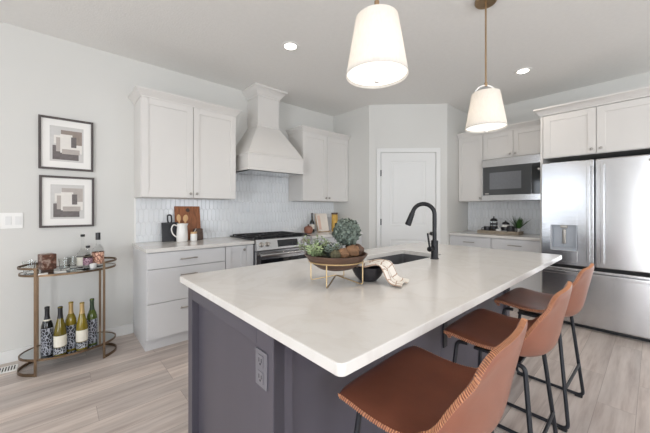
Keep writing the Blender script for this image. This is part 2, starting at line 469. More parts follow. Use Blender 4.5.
# ------------------------------------------------------------------ cabinets
PAINT = 'cabinet'
XB = frame_xf((0, WY, 0), (1, 0, 0), (0, 0, 1))       # back wall: u = x, v = z, w = distance out from the wall
XR = frame_xf((RX, 0, 0), (0, -1, 0), (0, 0, 1))      # right wall: u = -y
def shaker(xf, u0, u1, v0, v1, w, parent, rail=.06, name='door', t=.02):
    mb = MB(xf); b = .0015
    mb.box(u0, u0+rail, v0, v1, w, w+t, b); mb.box(u1-rail, u1, v0, v1, w, w+t, b)
    mb.box(u0+rail, u1-rail, v0, v0+rail, w, w+t, b); mb.box(u0+rail, u1-rail, v1-rail, v1, w, w+t, b)
    mb.box(u0+rail-.002, u1-rail+.002, v0+rail-.002, v1-rail+.002, w, w+t-.009)
    return mb.build(name, PAINT, parent)
def slab(xf, u0, u1, v0, v1, w, parent, name='drawer'):
    mb = MB(xf); mb.box(u0, u1, v0, v1, w, w+.02, .002); return mb.build(name, PAINT, parent)
def knob(xf, u, v_, w, parent):
    mb = MB(xf @ Matrix.Translation((u, v_, w))); mb.lathe([(.006, 0), (.005, .012), (.012, .016), (.014, .022), (.011, .027), (.003, .029)], n=16)
    return mb.build('knob', 'steel_knob', parent)
def pull(xf, u0, u1, v_, w, parent):
    mb = MB(xf); mb.tube([(u0, v_, w+.03), (u1, v_, w+.03)], .0055, 10)
    for u in (u0+.015, u1-.015): mb.tube([(u, v_, w), (u, v_, w+.03)], .0045, 8)
    return mb.build('handle', 'steel_knob', parent)
CROWN = [(0, 0), (.006, .0), (.006, .012), (.016, .02), (.022, .034), (.044, .056), (.052, .06), (.052, .074), (.0, .074)]
def crown(xf, u0, u1, w1, v0, parent, left=1, right=1, scale=1.0):
    mb = MB(xf)
    mb.loft([[(u0-o*left*scale, v0+h*scale, .003), (u1+o*right*scale, v0+h*scale, .003), (u1+o*right*scale, v0+h*scale, w1+o*scale), (u0-o*left*scale, v0+h*scale, w1+o*scale)] for o, h in CROWN])
    return mb.build('crown_moulding', 'cabinet', parent, smooth=25)
def carcass(xf, u0, u1, v0, v1, w1, parent, w0=.002):
    mb = MB(xf); mb.box(u0, u1, v0, v1, w0, w1, .001); return mb.build('body', PAINT, parent)
def wpt(xf, u, v_, w): return tuple(xf @ Vector((u, v_, w)))

G = .003
# wall cabinets beside the hood
def upper(xf, u0, u1, v0, v1, w1, label, doors=2, group=None, crownpar=(1, 1), name='wall_cabinet', vcrown=None, knobv='low'):
    t = thing(name, label, 'cabinet', wpt(xf, (u0+u1)/2, v0, w1/2), group)
    carcass(xf, u0, u1, v0, v1, w1, t)
    wd = (u1-u0)/doors
    for i in range(doors):
        a, b_ = u0+wd*i+G, u0+wd*(i+1)-G
        d = shaker(xf, a, b_, v0+.004, v1-.01, w1, t)
        ku = (b_-.028 if i == 0 else a+.028) if doors == 2 else b_-.028
        knob(xf, ku, v0+.045, w1+.02, d)
    if vcrown is not None: crown(xf, u0, u1, w1+.02, vcrown, t, *crownpar)
    return t
upper(XB, .579, 1.519, 1.372, 2.325, .32, 'white two-door shaker wall cabinet left of the range hood', vcrown=2.315)
upper(XB, 2.487, 3.381, 1.372, 2.325, .32, 'white two-door shaker wall cabinet right of the hood, beside the pantry corner', vcrown=2.315, crownpar=(1, 0))

# range hood
hx0, hx1 = 1.59, 2.37; hc = (hx0+hx1)/2; cx0, cx1 = 1.838, 2.146; hd, cd = .50, .27
h = thing('range_hood', 'white tapered wooden range hood with square chimney above the stove', 'range hood', wpt(XB, hc, 1.7, .2))
mb = MB(XB); mb.rects  # profile lofts run along v
def vloft(mb, lst): return mb.loft([[(u0, v_, .002), (u1, v_, .002), (u1, v_, w), (u0, v_, w)] for v_, u0, u1, w in lst])
vloft(mb, [(1.706, hx0, hx1, hd), (1.885, hx0, hx1, hd)])
mb.build('lower_box', 'cabinet', h, smooth=25)
mb = MB(XB); vloft(mb, [(1.885, hx0-.008, hx1+.008, hd+.008), (1.893, hx0-.012, hx1+.012, hd+.012), (1.902, hx0-.010, hx1+.010, hd+.010), (1.908, hx0, hx1, hd)])
vloft(mb, [(1.706, hx0-.006, hx1+.006, hd+.006), (1.722, hx0-.006, hx1+.006, hd+.006), (1.728, hx0, hx1, hd)])
mb.build('trim_band', 'cabinet', h, smooth=25)
mb = MB(XB); vloft(mb, [(1.906, hx0+.004, hx1-.004, hd-.004), (2.05, hx0+.088, hx1-.08, hd-.078), (2.20, hx0+.188, hx1-.17, hd-.17), (2.295, cx0, cx1, cd)])
mb.build('tapered_canopy', 'cabinet', h, smooth=25)
mb = MB(XB); vloft(mb, [(2.29, cx0, cx1, cd), (2.775, cx0, cx1, cd)]); mb.build('chimney', 'cabinet', h, smooth=25)
mb = MB(XB); vloft(mb, [(2.285, cx0-.004, cx1+.004, cd+.004), (2.293, cx0-.010, cx1+.010, cd+.010), (2.303, cx0-.010, cx1+.010, cd+.010), (2.31, cx0, cx1, cd)])
mb.build('chimney_band', 'cabinet', h, smooth=25)
crown(XB, cx0, cx1, cd, 2.66, h, scale=1.58)
mb = MB(XB); mb.box(hx0+.03, hx1-.03, 1.700, 1.706, .03, hd-.03); tag(mb.build('filter_panel', 'steel', h), 'stainless underside filter')

PAINT = 'base_paint'
# base cabinets, back wall
b = thing('base_cabinet', 'pale grey base cabinet of three stacked drawers at the left end of the back counter', 'cabinet', wpt(XB, .91, 0, .3))
carcass(XB, .571, 1.27, .115, .878, .605, b)
mb = MB(XB); mb.box(.575, 1.266, 0, .116, .002, .545); mb.build('toe_kick', PAINT, b)
for v0, v1 in ((.732, .872), (.43, .727), (.12, .425)):
    d = slab(XB, .574, 1.267, v0, v1, .605, b); vv = (v0+v1)/2 if v1 > .8 else v1-.07
    pull(XB, .835, .985, vv, .625, d)
b = thing('base_cabinet', 'narrow grey one-door base cabinet between the drawers and the stove', 'cabinet', wpt(XB, 1.43, 0, .3))
carcass(XB, 1.272, 1.585, .115, .878, .605, b)
mb = MB(XB); mb.box(1.272, 1.585, 0, .116, .002, .545); mb.build('toe_kick', PAINT, b)
d = shaker(XB, 1.276, 1.497, .12, .872, .605, b, rail=.055); knob(XB, 1.47, .83, .625, d)
mb = MB(XB); mb.box(1.50, 1.585, .12, .872, .605, .625, .001); mb.build('filler_strip', PAINT, b)
b = thing('base_cabinet', 'white base cabinet right of the stove, behind the topiary bowl', 'cabinet', wpt(XB, 2.87, 0, .3))
carcass(XB, 2.375, 3.381, .115, .878, .605, b)
mb = MB(XB); mb.box(2.375, 3.381, 0, .116, .002, .545); mb.build('toe_kick', PAINT, b)
for i in range(2):
    a = 2.378+.502*i
    d = slab(XB, a, a+.498, .732, .872, .605, b); pull(XB, a+.18, a+.32, .80, .625, d)
    d = shaker(XB, a, a+.498, .12, .727, .605, b); knob(XB, a+.47 if i == 0 else a+.03, .68, .625, d)
PAINT = 'cabinet'
def counter(xf, u0, u1, w1, label):
    mb = MB(xf); mb.box(u0, u1, .880, .914, .002, w1, .004)
    return tag(mb.build('countertop', 'quartz'), label, 'countertop')
counter(XB, .560, 1.588, .645, 'white quartz countertop left of the stove, under the cutting boards')
counter(XB, 2.372, 3.381, .645, 'white quartz countertop right of the stove, holding the cookbook')

# tiled backsplash (pattern kept in one mesh per wall)
def backsplash(xf, u0, u1, v0, v1, name):
    mb = MB(xf); mb.box(u0, u1, v0, v1, .0005, .004)
    mb.mi = 1
    hw, hh, tip, gap = .0235, .078, .020, .0011
    row = 0; vy = v0
    b = bmesh.new()
    def clipP(poly):
        def clip(poly, f, inter):
            out = []
            for i, p in enumerate(poly):
                q = poly[(i+1) % len(poly)]
                if f(p): out.append(p)
                if f(p) != f(q): out.append(inter(p, q))
            return out
        for ax, val, sgn in ((0, u0, 1), (0, u1, -1), (1, v0, 1), (1, v1, -1)):
            f = lambda p: sgn*(p[ax]-val) >= 0
            def inter(p, q):
                t = (val-p[ax])/(q[ax]-p[ax]); return (p[0]+(q[0]-p[0])*t, p[1]+(q[1]-p[1])*t)
            if len(poly) < 3: return poly
            poly = clip(poly, f, inter)
        return poly
    rows = int((v1-v0)/(2*hh-tip))+3
    for r in range(-1, rows):
        cy = v0 + r*(2*hh-tip); off = hw if r % 2 else 0
        n = int((u1-u0)/(2*hw))+3
        for i in range(-1, n):
            cx = u0 + off + i*2*hw; g = gap
            def hexp(s): return [(cx, cy-hh+g+s), (cx+hw-g-s, cy-hh+tip+s*.5), (cx+hw-g-s, cy+hh-tip-s*.5), (cx, cy+hh-g-s), (cx-hw+g+s, cy+hh-tip-s*.5), (cx-hw+g+s, cy-hh+tip+s*.5)]
            lo, hi = clipP(hexp(0)), clipP(hexp(.003))
            if len(lo) < 3 or len(hi) < 3: continue
            top = [b.verts.new((p[0], p[1], .009)) for p in hi]
            try: b.faces.new(top)
            except ValueError: continue
            if len(lo) == len(hi):
                bot = [b.verts.new((p[0], p[1], .004)) for p in lo]; m = len(lo)
                for k in range(m): b.faces.new((bot[k], bot[(k+1) % m], top[(k+1) % m], top[k]))
    bmesh.ops.recalc_face_normals(b, faces=b.faces)
    mb._merge(b)
    o = mb.build(name, ['grout', 'tile'], smooth=0); return struct(o)
backsplash(XB, .59, 1.58, .915, 1.371, 'wall_backsplash_left')
backsplash(XB, 1.58, 2.48, .60, 1.75, 'wall_backsplash_middle')
backsplash(XB, 2.48, 3.38, .915, 1.371, 'wall_backsplash_corner')
backsplash(XR, -1.995, -.90, .915, 1.40, 'wall_backsplash_right')
mb = MB(XB); mb.box(.579, .592, .915, 1.372, .001, .011, .002); struct(mb.build('trim_2', 'white_plastic'))

# ------------------------------------------------------------------ stove
sx0, sx1 = 1.592, 2.368
s = thing('stove', 'stainless steel slide-in gas stove with black grates under the hood', 'stove', wpt(XB, 1.98, 0, .33))
mb = MB(XB); mb.box(sx0, sx1, .02, .88, .012, .635); mb.build('body', 'steel_dark', s)
mb = MB(XB); mb.box(sx0-.004, sx1+.004, .915, .93, .012, .64, .004); mb.build('cooktop', 'black_glass', s)
mb = MB(XB)      # tilted control panel: profile in (w, v)
prof = [(.60, .80), (.69, .80), (.694, .808), (.665, .922), (.60, .922)]
mb.loft([[(u, v_, w) for w, v_ in prof] for u in (sx0, sx1)]); mb.build('control_panel', 'steel', s, smooth=20)
pn = frame_xf(wpt(XB, sx0, .808, .694), (1, 0, 0), Vector((0, .029, .114)))
mb = MB(pn); mb.box(.27, .55, .022, .1, .0005, .003, .001); mb.build('display', 'display', s)
for i, u in enumerate((.06, .135, .64, .71)):
    mb = MB(pn @ Matrix.Translation((u, .062, 0))); mb.lathe([(.027, 0), (.027, .004), (.021, .006), (.020, .03), (.017, .034), (.003, .035)], n=20); mb.build('burner_knob', 'steel_knob', s)
d = None
mb = MB(XB); mb.box(sx0+.004, sx1-.004, .22, .79, .635, .672, .004); d = mb.build('oven_door', 'steel', s)
mb = MB(XB); mb.box(sx0+.06, sx1-.06, .30, .70, .672, .675, .001); mb.build('window', 'black_glass', d)
mb = MB(XB); mb.tube([(sx0+.03, .755, .725), (sx1-.03, .755, .725)], .013, 12)
for u in (sx0+.07, sx1-.07): mb.tube([(u, .755, .67), (u, .755, .725)], .009, 10)
mb.build('handle', 'steel', d)
mb = MB(XB); mb.box(sx0+.004, sx1-.004, .04, .21, .635, .668, .004); mb.build('drawer', 'steel', s)
for gi in range(3):      # three cast iron grates
    a = sx0+.02+gi*.248; bb = a+.236
    mb = MB(XB)
    for w in (.06, .33, .60): mb.box(a, bb, .936, .948, w-.006, w+.006, .002)
    for u in (a+.006, (a+bb)/2, bb-.006): mb.box(u-.006, u+.006, .936, .948, .055, .605, .002)
    for u in (a+.006, bb-.006):
        for w in (.06, .33, .60): mb.box(u-.006, u+.006, .929, .938, w-.006, w+.006)
    for w in (.195, .465):
        for k in range(4):
            an = PI/4+PI/2*k; c, s_ = math.cos(an), math.sin(an)
            mb.tube([((a+bb)/2+c*.03, .942, w+s_*.03), ((a+bb)/2+c*.115, .942, w+s_*.13)], .006, 6)
    mb.build('grate', 'iron', s)
    for w in (.195, .465):
        mb = MB(XB @ Matrix.Translation(((a+bb)/2, .93, w)) @ Matrix.Rotation(-PI/2, 4, 'X')); mb.lathe([(.045, 0), (.045, .006), (.03, .008), (.03, .014), (.002, .015)], n=18); mb.build('burner', 'iron', s)

# ------------------------------------------------------------------ right wall: cabinets, microwave, fridge
upper(XR, -1.998, -1.648, 1.372, 2.325, .32, 'white single-door wall cabinet left of the microwave', doors=1, vcrown=2.315, crownpar=(0, 0))
upper(XR, -1.646, -.89, 1.955, 2.325, .32, 'white short two-door wall cabinet above the microwave', vcrown=2.315, crownpar=(0, 0))
FC = .70      # front of the deep cabinet above the fridge
t = thing('fridge_cabinet', 'deep white two-door cabinet above the refrigerator', 'cabinet', wpt(XR, -.4, 1.83, .35))
carcass(XR, -.862, .09, 1.835, 2.335, FC, t)
for u0, u1, ku in ((-.858, -.407, -.44), (-.401, .086, -.368)):
    d = shaker(XR, u0, u1, 1.84, 2.318, FC, t, rail=.065); knob(XR, ku, 1.885, FC+.02, d)
crown(XR, -.886, .09, FC+.02, 2.325, t, 1, 0, 1.1)
mb = MB(XR); mb.box(-.885, -.863, 0, 2.33, .002, FC+.015, .001); mb.build('side_panel', 'cabinet', t)
mb = MB(XR); mb.box(.06, .082, 0, 1.834, .002, FC+.015, .001); mb.build('side_panel', 'cabinet', t)

m = thing('microwave', 'stainless over-the-counter microwave with dark glass door', 'microwave', wpt(XR, -1.27, 1.375, .2))
mb = MB(XR); mb.box(-1.640, -.893, 1.374, 1.948, .004, .375, .003); mb.build('body', 'steel', m)
mb = MB(XR); mb.box(-1.640, -.893, 1.842, 1.948, .375, .395, .003); mb.build('top_panel', 'steel', m)
mb = MB(XR); mb.box(-1.640, -.893, 1.374, 1.45, .375, .395, .003); mb.build('bottom_panel', 'steel', m)
mb = MB(XR); mb.box(-1.628, -1.05, 1.452, 1.84, .375, .393, .003); d = mb.build('door', 'mw_glass', m)
mb = MB(XR); mb.box(-1.54, -1.16, 1.53, 1.76, .393, .3945, .001); mb.build('door_window', 'mw_window', d)
mb = MB(XR); mb.box(-1.046, -.905, 1.452, 1.84, .375, .393, .003); d = mb.build('control_panel', 'black_glass', m)
mb = MB(XR @ Matrix.Translation((-.97, 1.765, .393))); mb.lathe([(.013, 0), (.012, .006), (.002, .007)], n=16); mb.build('dial', 'steel_knob', d)
mb = MB(XR); mb.box(-1.60, -1.55, 1.463, 1.478, .393, .3936); mb.build('badge', 'steel_knob', m)

PAINT = 'base_paint'
b = thing('base_cabinet', 'white base cabinet with two drawers beside the refrigerator', 'cabinet', wpt(XR, -1.44, 0, .3))
carcass(XR, -1.998, -.888, .115, .878, .605, b)
mb = MB(XR); mb.box(-1.998, -.888, 0, .116, .002, .545); mb.build('toe_kick', PAINT, b)
for i in range(2):
    a = -1.995+.555*i
    d = slab(XR, a, a+.549, .732, .872, .605, b); pull(XR, a+.2, a+.35, .80, .625, d)
    d = shaker(XR, a, a+.549, .12, .727, .605, b); knob(XR, a+.52 if i == 0 else a+.03, .68, .625, d)
PAINT = 'cabinet'
counter(XR, -1.999, -.888, .645, 'white quartz countertop under the microwave, holding the coffee tray')

f = thing('refrigerator', 'stainless steel french-door refrigerator with water dispenser', 'refrigerator', wpt(XR, -.41, 0, .4))
f0, f1, fs, fw = -.858, .055, -.410, .80
mb = MB(XR); mb.box(f0+.004, f1-.004, .03, 1.765, .03, .735); mb.build('casing', 'steel_dark', f)
mb = MB(XR); mb.box(f0+.03, f1-.03, .0, .045, .05, .72); mb.build('base_grille', 'black_plastic', f)
def front(mb, u0, u1, v0, v1): mb.box(u0, u1, v0, v1, .74, fw, .012, 4)
# left door is built around the dispenser recess
a0, a1, b0, b1 = -.772, -.548, .81, 1.085
mb = MB(XR)
mb.box(f0, a0, .66, 1.768, .74, fw, .006, 3); mb.box(a1, fs-.004, .66, 1.768, .74, fw, .006, 3)
mb.box(a0-.008, a1+.008, .66, b0, .742, fw-.0002); mb.box(a0-.008, a1+.008, b1, 1.768, .742, fw-.0002, 0)
dl = mb.build('door', 'steel', f)
mb = MB(XR); mb.box(a0-.004, a1+.004, b1, 1.225, fw-.002, fw+.006, .002); mb.build('dispenser_panel', 'steel', dl)
mb = MB(XR); mb.box(a0-.004, a1+.004, .695, b0+.004, fw-.002, fw+.008, .003); mb.build('drip_tray', 'steel', dl)
mb = MB(XR)
mb.box(a0, a1, b0, b1, .742, .75); mb.box(a0, a0+.012, b0, b1, .75, fw+.003, .002); mb.box(a1-.012, a1, b0, b1, .75, fw+.003, .002); mb.box(a0, a1, b0, b0+.03, .75, fw+.006, .002)
mb.build('dispenser_recess', 'steel_recess', dl)
mb = MB(XR); mb.box(-.675, -.645, .88, 1.04, .752, .775, .006); mb.box(-.69, -.63, 1.05, 1.083, .752, .79, .005); mb.build('dispenser_paddle', 'steel_knob', dl)
mb = MB(XR); front(mb, fs+.004, f1, .66, 1.768); dr_ = mb.build('door', 'steel', f)
for u, p in ((fs-.042, dl), (fs+.062, dr_)):
    mb = MB(XR); mb.box(u-.016, u+.016, .715, 1.71, fw+.03, fw+.048, .005)
    for z in (.76, 1.66): mb.box(u-.010, u+.010, z-.03, z+.03, fw-.002, fw+.032, .002)
    mb.build('handle', 'steel', p)
mb = MB(XR @ Matrix.Translation((-.06+.04, 1.715, fw))); mb.lathe([(.017, -.002), (.017, .003), (.014, .004), (.001, .004)], n=20); tag(mb.build('badge', 'steel_knob', dr_), 'small round badge')
mb = MB(XR); front(mb, f0, f1, .05, .628); dd = mb.build('freezer_drawer', 'steel', f)
mb = MB(XR); mb.box(f0+.02, f1-.02, .565, .60, fw+.03, fw+.05, .006)
for u in (f0+.08, f1-.08): mb.box(u-.02, u+.02, .57, .595, fw-.002, fw+.032, .002)
mb.build('handle', 'steel', dd)
mb = MB(XR); mb.box(f0+.01, f1-.01, .63, .658, .70, .76); mb.build('door_gasket', 'rubber', f)

# ------------------------------------------------------------------ island
ix0, ix1, iy0, iy1 = .466, 2.822, .464, 1.647
i_ = thing('kitchen_island', 'dark slate panelled kitchen island body under the pale worktop', 'kitchen island', (1.65, 1.22, 0))
bx0, bx1, by0, by1 = .505, 2.79, .805, 1.625
mb = MB(); mb.box(bx0+.045, bx1-.02, by0+.035, by1-.02, 0, .70); mb.box(bx0+.045, bx1-.02, by0+.035, 1.0, .70, .88); mb.box(bx0+.045, 1.45, by0+.02, by1-.02, .70, .88); mb.box(2.24, bx1-.02, by0+.02, by1-.02, .70, .88); mb.box(1.45, 2.24, 1.47, by1-.02, .7, .88)
mb.build('body', 'island', i_)
XE = frame_xf((bx0+.045, 0, 0), (0, -1, 0), (0, 0, 1))     # left end, u = -y
mb = MB(XE); e0, e1 = -by1, -by0
mb.box(e0, e0+.06, 0, .882, 0, .045, .002); mb.box(e1-.105, e1, 0, .882, 0, .045, .002)
mb.box(e0+.06, e1-.105, .80, .882, 0, .045, .002); mb.box(e0+.06, e1-.105, 0, .11, 0, .045, .002); mb.box(e0+.05, e1-.095, .1, .81, 0, .012)
mb.build('end_panel', 'island', i_)
mb = MB(XE @ Matrix.Translation((e1-.068, .73, .045)))
mb.box(-.036, .036, -.06, .06, 0, .005, .002); op = mb.build('outlet_plate', 'plate_grey', i_)
mb = MB(XE @ Matrix.Translation((e1-.068, .73, .05)))
for dz in (.027, -.027):
    mb.box(-.017, .017, dz-.019, dz+.019, 0, .0025, .001)
mb.build('socket', 'plate_grey', op)
mb = MB(XE @ Matrix.Translation((e1-.068, .73, .0525)))
for dz in (.027, -.027):
    mb.box(-.009, -.006, dz-.004, dz+.009, 0, .0006); mb.box(.006, .009, dz-.004, dz+.009, 0, .0006); mb.box(-.003, .003, dz-.013, dz-.007, 0, .0006)
mb.build('socket_slots', 'rubber', op)
XS = frame_xf((0, by0+.035, 0), (1, 0, 0), (0, 0, 1))      # seating side, u = x
mb = MB(XS); mb.box(bx0+.001, bx0+.075, 0, .882, 0, .035, .002); mb.box(bx1-.075, bx1, 0, .882, 0, .035, .002)
n = 4; w_ = (bx1-bx0-.15)/n
for k in range(n):
    a = bx0+.075+k*w_
    mb.box(a+.001, a+w_-.001, .02, .882, 0, .012, .0015)
mb.box(bx0+.075, bx1-.075, 0, .09, 0, .02, .002)
mb.build('seating_side_panel', 'island', i_)
XK = frame_xf((0, by1-.02, 0), (-1, 0, 0), (0, 0, 1))     # working side
for k in range(4):
    a = -bx1+.01+k*(bx1-bx0-.02)/4; e = a+(bx1-bx0-.02)/4-.004
    mb = MB(XK); mb.box(a, a+.06, .11, .872, 0, .02, .0015); mb.box(e-.06, e, .11, .872, 0, .02, .0015); mb.box(a+.06, e-.06, .11, .17, 0, .02, .0015); mb.box(a+.06, e-.06, .812, .872, 0, .02, .0015); mb.box(a+.058, e-.058, .16, .82, 0, .011)
    mb.build('door', 'island', i_)
for x in (1.69, 2.75):
    t = thing('support_bracket', 'black steel bracket under the island overhang, by the %s stool' % ('middle' if x < 2 else 'farthest'), 'bracket', (x, .79, .45), 'black brackets under the island worktop')
    mb = MB(); yb = .819 if x < 2 else .796
    mb.box(x-.022, x+.022, yb, yb+.008, .45, .881, .001); mb.box(x-.022, x+.022, .52, yb+.008, .873, .8815, .001); mb.box(x-.004, x+.004, .60, yb+.003, .80, .875)
    tag(mb.build('bracket_plate', 'black_metal', t))

# worktop with a sink cut-out
kx0, kx1, ky0, ky1 = 1.565, 2.17, 1.075, 1.43
def rrect(x0, x1, y0, y1, r, n=6):
    pts = []
    for cx, cy, a in ((x1-r, y1-r, 0), (x0+r, y1-r, PI/2), (x0+r, y0+r, PI), (x1-r, y0+r, 1.5*PI)):
        for k in range(n+1): pts.append((cx+r*math.cos(a+PI/2*k/n), cy+r*math.sin(a+PI/2*k/n)))
    return pts
def ring(mb, outer_fn, inner_fn, z0, z1, e=.004):
    o = lambda i, z: [(x, y, z) for x, y in outer_fn(i)]
    q = lambda i, z: [(x, y, z) for x, y in inner_fn(i)]
    mb.loft([q(0, z0), o(e, z0), o(e*.3, z0+e*.3), o(0, z0+e), o(0, z1-e), o(e*.3, z1-e*.3), o(e, z1), q(-.002, z1), q(0, z1-.002)], closed=True)
mb = MB()
ring(mb, lambda i: rrect(ix0+i, ix1-i, iy0+i, iy1-i, .018, 6), lambda i: rrect(kx0+i, kx1-i, ky0+i, ky1-i, .02, 6), .882, .914)
tag(mb.build('countertop', 'quartz', smooth=30), 'large white quartz island worktop with an undermount sink cut-out', 'countertop')
mb = MB()
def rl(i, z): return [(x, y, z) for x, y in rrect(kx0-.006+i, kx1+.006-i, ky0-.006+i, ky1+.006-i, .025, 6)]
mb.loft([rl(-.012, .8818), rl(0, .8818), rl(.002, .72), rl(.012, .712), rl(.2, .708)], cap=False)
mb.raw(rl(.2, .708)[::1], [tuple(range(28))])
mb.loft([rl(-.012, .8818), rl(-.003, .8755), rl(-.003, .715), rl(.012, .703), rl(.2, .702)], cap=False)
sk = tag(mb.build('sink', 'sink'), 'dark grey undermount sink set in the island worktop', 'sink')

# faucet
fx, fy = 1.940, 1.02
F = thing('faucet', 'matte black pull-down gooseneck faucet at the island sink', 'faucet', (fx, fy, .914))
mb = MB(); mb.lathe([(.028, 0), (.028, .006), (.0235, .009), (.0235, .125), (.021, .128), (.019, .128)], (fx, fy, .914), 24); mb.build('base', 'faucet', F)
R = .073; dirv = Vector((-.55, .83, 0)).normalized()
pts = [Vector((fx, fy, 1.03)), Vector((fx, fy, 1.2))]
for k in range(0, 15):
    a = PI*k/14*.92
    pts.append(Vector((fx, fy, 1.222)) + dirv*(R-R*math.cos(a)) + Vector((0, 0, R*math.sin(a))))
mb = MB(); mb.tube(pts, .0145, 14); mb.build('spout', 'faucet', F)
e = pts[-1]; dn = (pts[-1]-pts[-2]).normalized()
mb = MB(); mb.tube([e-dn*.005, e+dn*.008, e+dn*.012, e+dn*.08, e+dn*.097, e+dn*.102], [.0155, .0155, .0175, .021, .0225, .018], 16); mb.build('spray_head', 'faucet', F)
mb = MB(); sd = Vector((-.9, .1, 0)).normalized(); p = Vector((fx, fy, .985))
mb.tube([p+sd*.015, p+sd*.062], .017, 16); h0 = p+sd*.053; mb.tube([h0, h0+Vector((-.014, 0, .05)), h0+Vector((-.03, 0, .11))], [.0065, .0065, .006], 10); mb.build('lever_handle', 'faucet', F)

# ------------------------------------------------------------------ bar stools
def stool_path():
    pts = [(.228, .622), (.227, .634), (.215, .642), (.18, .645), (.12, .639), (.04, .628), (-.04, .615), (-.108, .606), (-.152, .615), (-.182, .646), (-.199, .70), (-.211, .765), (-.223, .825), (-.233, .877), (-.239, .914)]
    return pts
def smoothstep(a, b_, x): t = max(0, min(1, (x-a)/(b_-a))); return t*t*(3-2*t)
def shell_pt(u, i, path):
    n = len(path)-1; y, z = path[i]; t = i/n
    back = smoothstep(.42, .78, t); front_ = 1-smoothstep(.05, .2, t)
    hw = .233 + .010*math.sin(PI*min(1, t/.6)) - .008*smoothstep(.6, 1, t)
    hw *= 1 - .13*front_
    # rounded top corners and front corners
    au = abs(u)
    if t > .72: z -= .036*max(0, (au-.5)/.5)**2.6*smoothstep(.72, 1, t)**1.5
    y -= .035*au**5*front_
    wrap = .085*smoothstep(.38, .62, t)*(1-.72*smoothstep(.62, 1, t))
    y += wrap*au**2.0
    z += (.012*(1-back) + .05*math.sin(PI*smoothstep(.3, .82, t)))*au**2.2 * (1-front_)
    return Vector((hw*u, y, z))
def shell_mesh(i0, i1, NU=20, th=.026):
    path = stool_path()
    # refine path
    fine = []
    for k in range(len(path)-1):
        p0 = path[max(0, k-1)]; p1 = path[k]; p2 = path[k+1]; p3 = path[min(len(path)-1, k+2)]
        for q in range(3):
            t = q/3
            fine.append(tuple(.5*(2*p1[j]+(p2[j]-p0[j])*t+(2*p0[j]-5*p1[j]+4*p2[j]-p3[j])*t*t+(3*p1[j]-p0[j]-3*p2[j]+p3[j])*t**3) for j in (0, 1)))
    fine.append(path[-1]); n = len(fine)-1
    P = [[shell_pt(-1+2*k/NU, i, fine) for k in range(NU+1)] for i in range(n+1)]
    N = []
    for i in range(n+1):
        row = []
        for k in range(NU+1):
            du = P[i][min(NU, k+1)]-P[i][max(0, k-1)]; dv = P[min(n, i+1)][k]-P[max(0, i-1)][k]
            row.append(du.cross(dv).normalized())
        N.append(row)
    return P, N, n
P_, N_, n_ = shell_mesh(0, 0)
TH = .013
def shell_part(i0, i1):
    NU = len(P_[0])-1; verts = []; faces = []
    rows = range(i0, i1+1)
    edge = lambda k: .45 if k in (0, NU) else (.85 if k in (1, NU-1) else 1)
    def eI(i): return .5 if i in (0, n_) else (.85 if i in (1, n_-1) else 1)
    for sgn in (1, -1):
        for i in rows:
            for k in range(NU+1): verts.append(P_[i][k] + N_[i][k]*TH*sgn*edge(k)*eI(i))
    m = len(rows); s_ = NU+1; off = m*s_
    for i in range(m-1):
        for k in range(NU):
            a = i*s_+k
            faces.append((a, a+1, a+s_+1, a+s_)); faces.append((off+a, off+a+s_, off+a+s_+1, off+a+1))
    for i in range(m-1):
        for k in (0, NU):
            a, b_ = i*s_+k, (i+1)*s_+k; faces.append((a, b_, off+b_, off+a) if k == 0 else (a, off+a, off+b_, b_))
    for i in (0, m-1):
        if (i == 0 and i0 == 0) or (i == m-1 and i1 == n_):
            for k in range(NU):
                a = i*s_+k; faces.append((a, off+a, off+a+1, a+1) if i == 0 else (a, a+1, off+a+1, off+a))
    mb = MB(); mb.raw(verts, faces); bmesh.ops.recalc_face_normals(mb.bm, faces=mb.bm.faces); return mb
st_ = thing('bar_stool', 'cognac leather counter stool nearest the camera at the island corner', 'bar stool', (0, 0, 0), 'leather counter stools along the island')
split = 25
shell_part(0, split).build('seat', 'leather', st_, smooth=60)
shell_part(split, n_).build('backrest', 'leather', st_, smooth=60)
mb = MB()
edge = [(P_[i][0], N_[i][0], -1) for i in range(2, n_+1)] + [(P_[n_][k], N_[n_][k], 0) for k in range(1, len(P_[0])-1)] + [(P_[i][-1], N_[i][-1], 1) for i in range(n_, 1, -1)]
front_edge = [(P_[0][k], N_[0][k], 0) for k in range(len(P_[0]))]
acc = 0
for lst in (edge, front_edge):
    acc = 0
    for j in range(len(lst)-1):
        a, na, _ = lst[j]; c, nc, _ = lst[j+1]; d = c-a; Ln = d.length; t = -acc
        while t < Ln:
            if t >= 0:
                p = a+d*(t/Ln); nn = na.lerp(nc, t/Ln).normalized(); dd_ = d.normalized(); out = dd_.cross(nn)
                cen = Vector((0, p.y-.0, p.z)); 
                if out.dot(p-Vector((0, -.05, .70))) < 0: out = -out
                q0 = p+nn*.0075+out*.0005-dd_*.003; q1 = p+out*.0022; q2 = p-nn*.0075+out*.0005+dd_*.003
                mb.tube([q0, q1, q2], .0012, 4)
            t += .0075
        acc = (Ln-(t-.0095)) if False else max(0, 0)
mb.build('stitching', 'stitch', st_, smooth=0)
for sx in (-1, 1):
    top, bot = .165, .232
    pts = [(sx*top, -.08, .582), (sx*(top+.004), -.118, .578), (sx*bot, -.175, .014), (sx*bot, .215, .014), (sx*(top+.004), .17, .60), (sx*top, .12, .603)]
    mb = MB(); mb.tube(fillet(pts, .035, 5), .0098, 10); lg = mb.build('leg', 'black_metal', st_)
    for y in (-.15, .19):
        mb = MB(); mb.box(sx*bot-.013, sx*bot+.013, y-.02, y+.02, 0, .018, .003); mb.build('foot_pad', 'rubber', lg)
mb = MB(); xr = lambda z: .165+(.232-.165)*(1-z/.6)
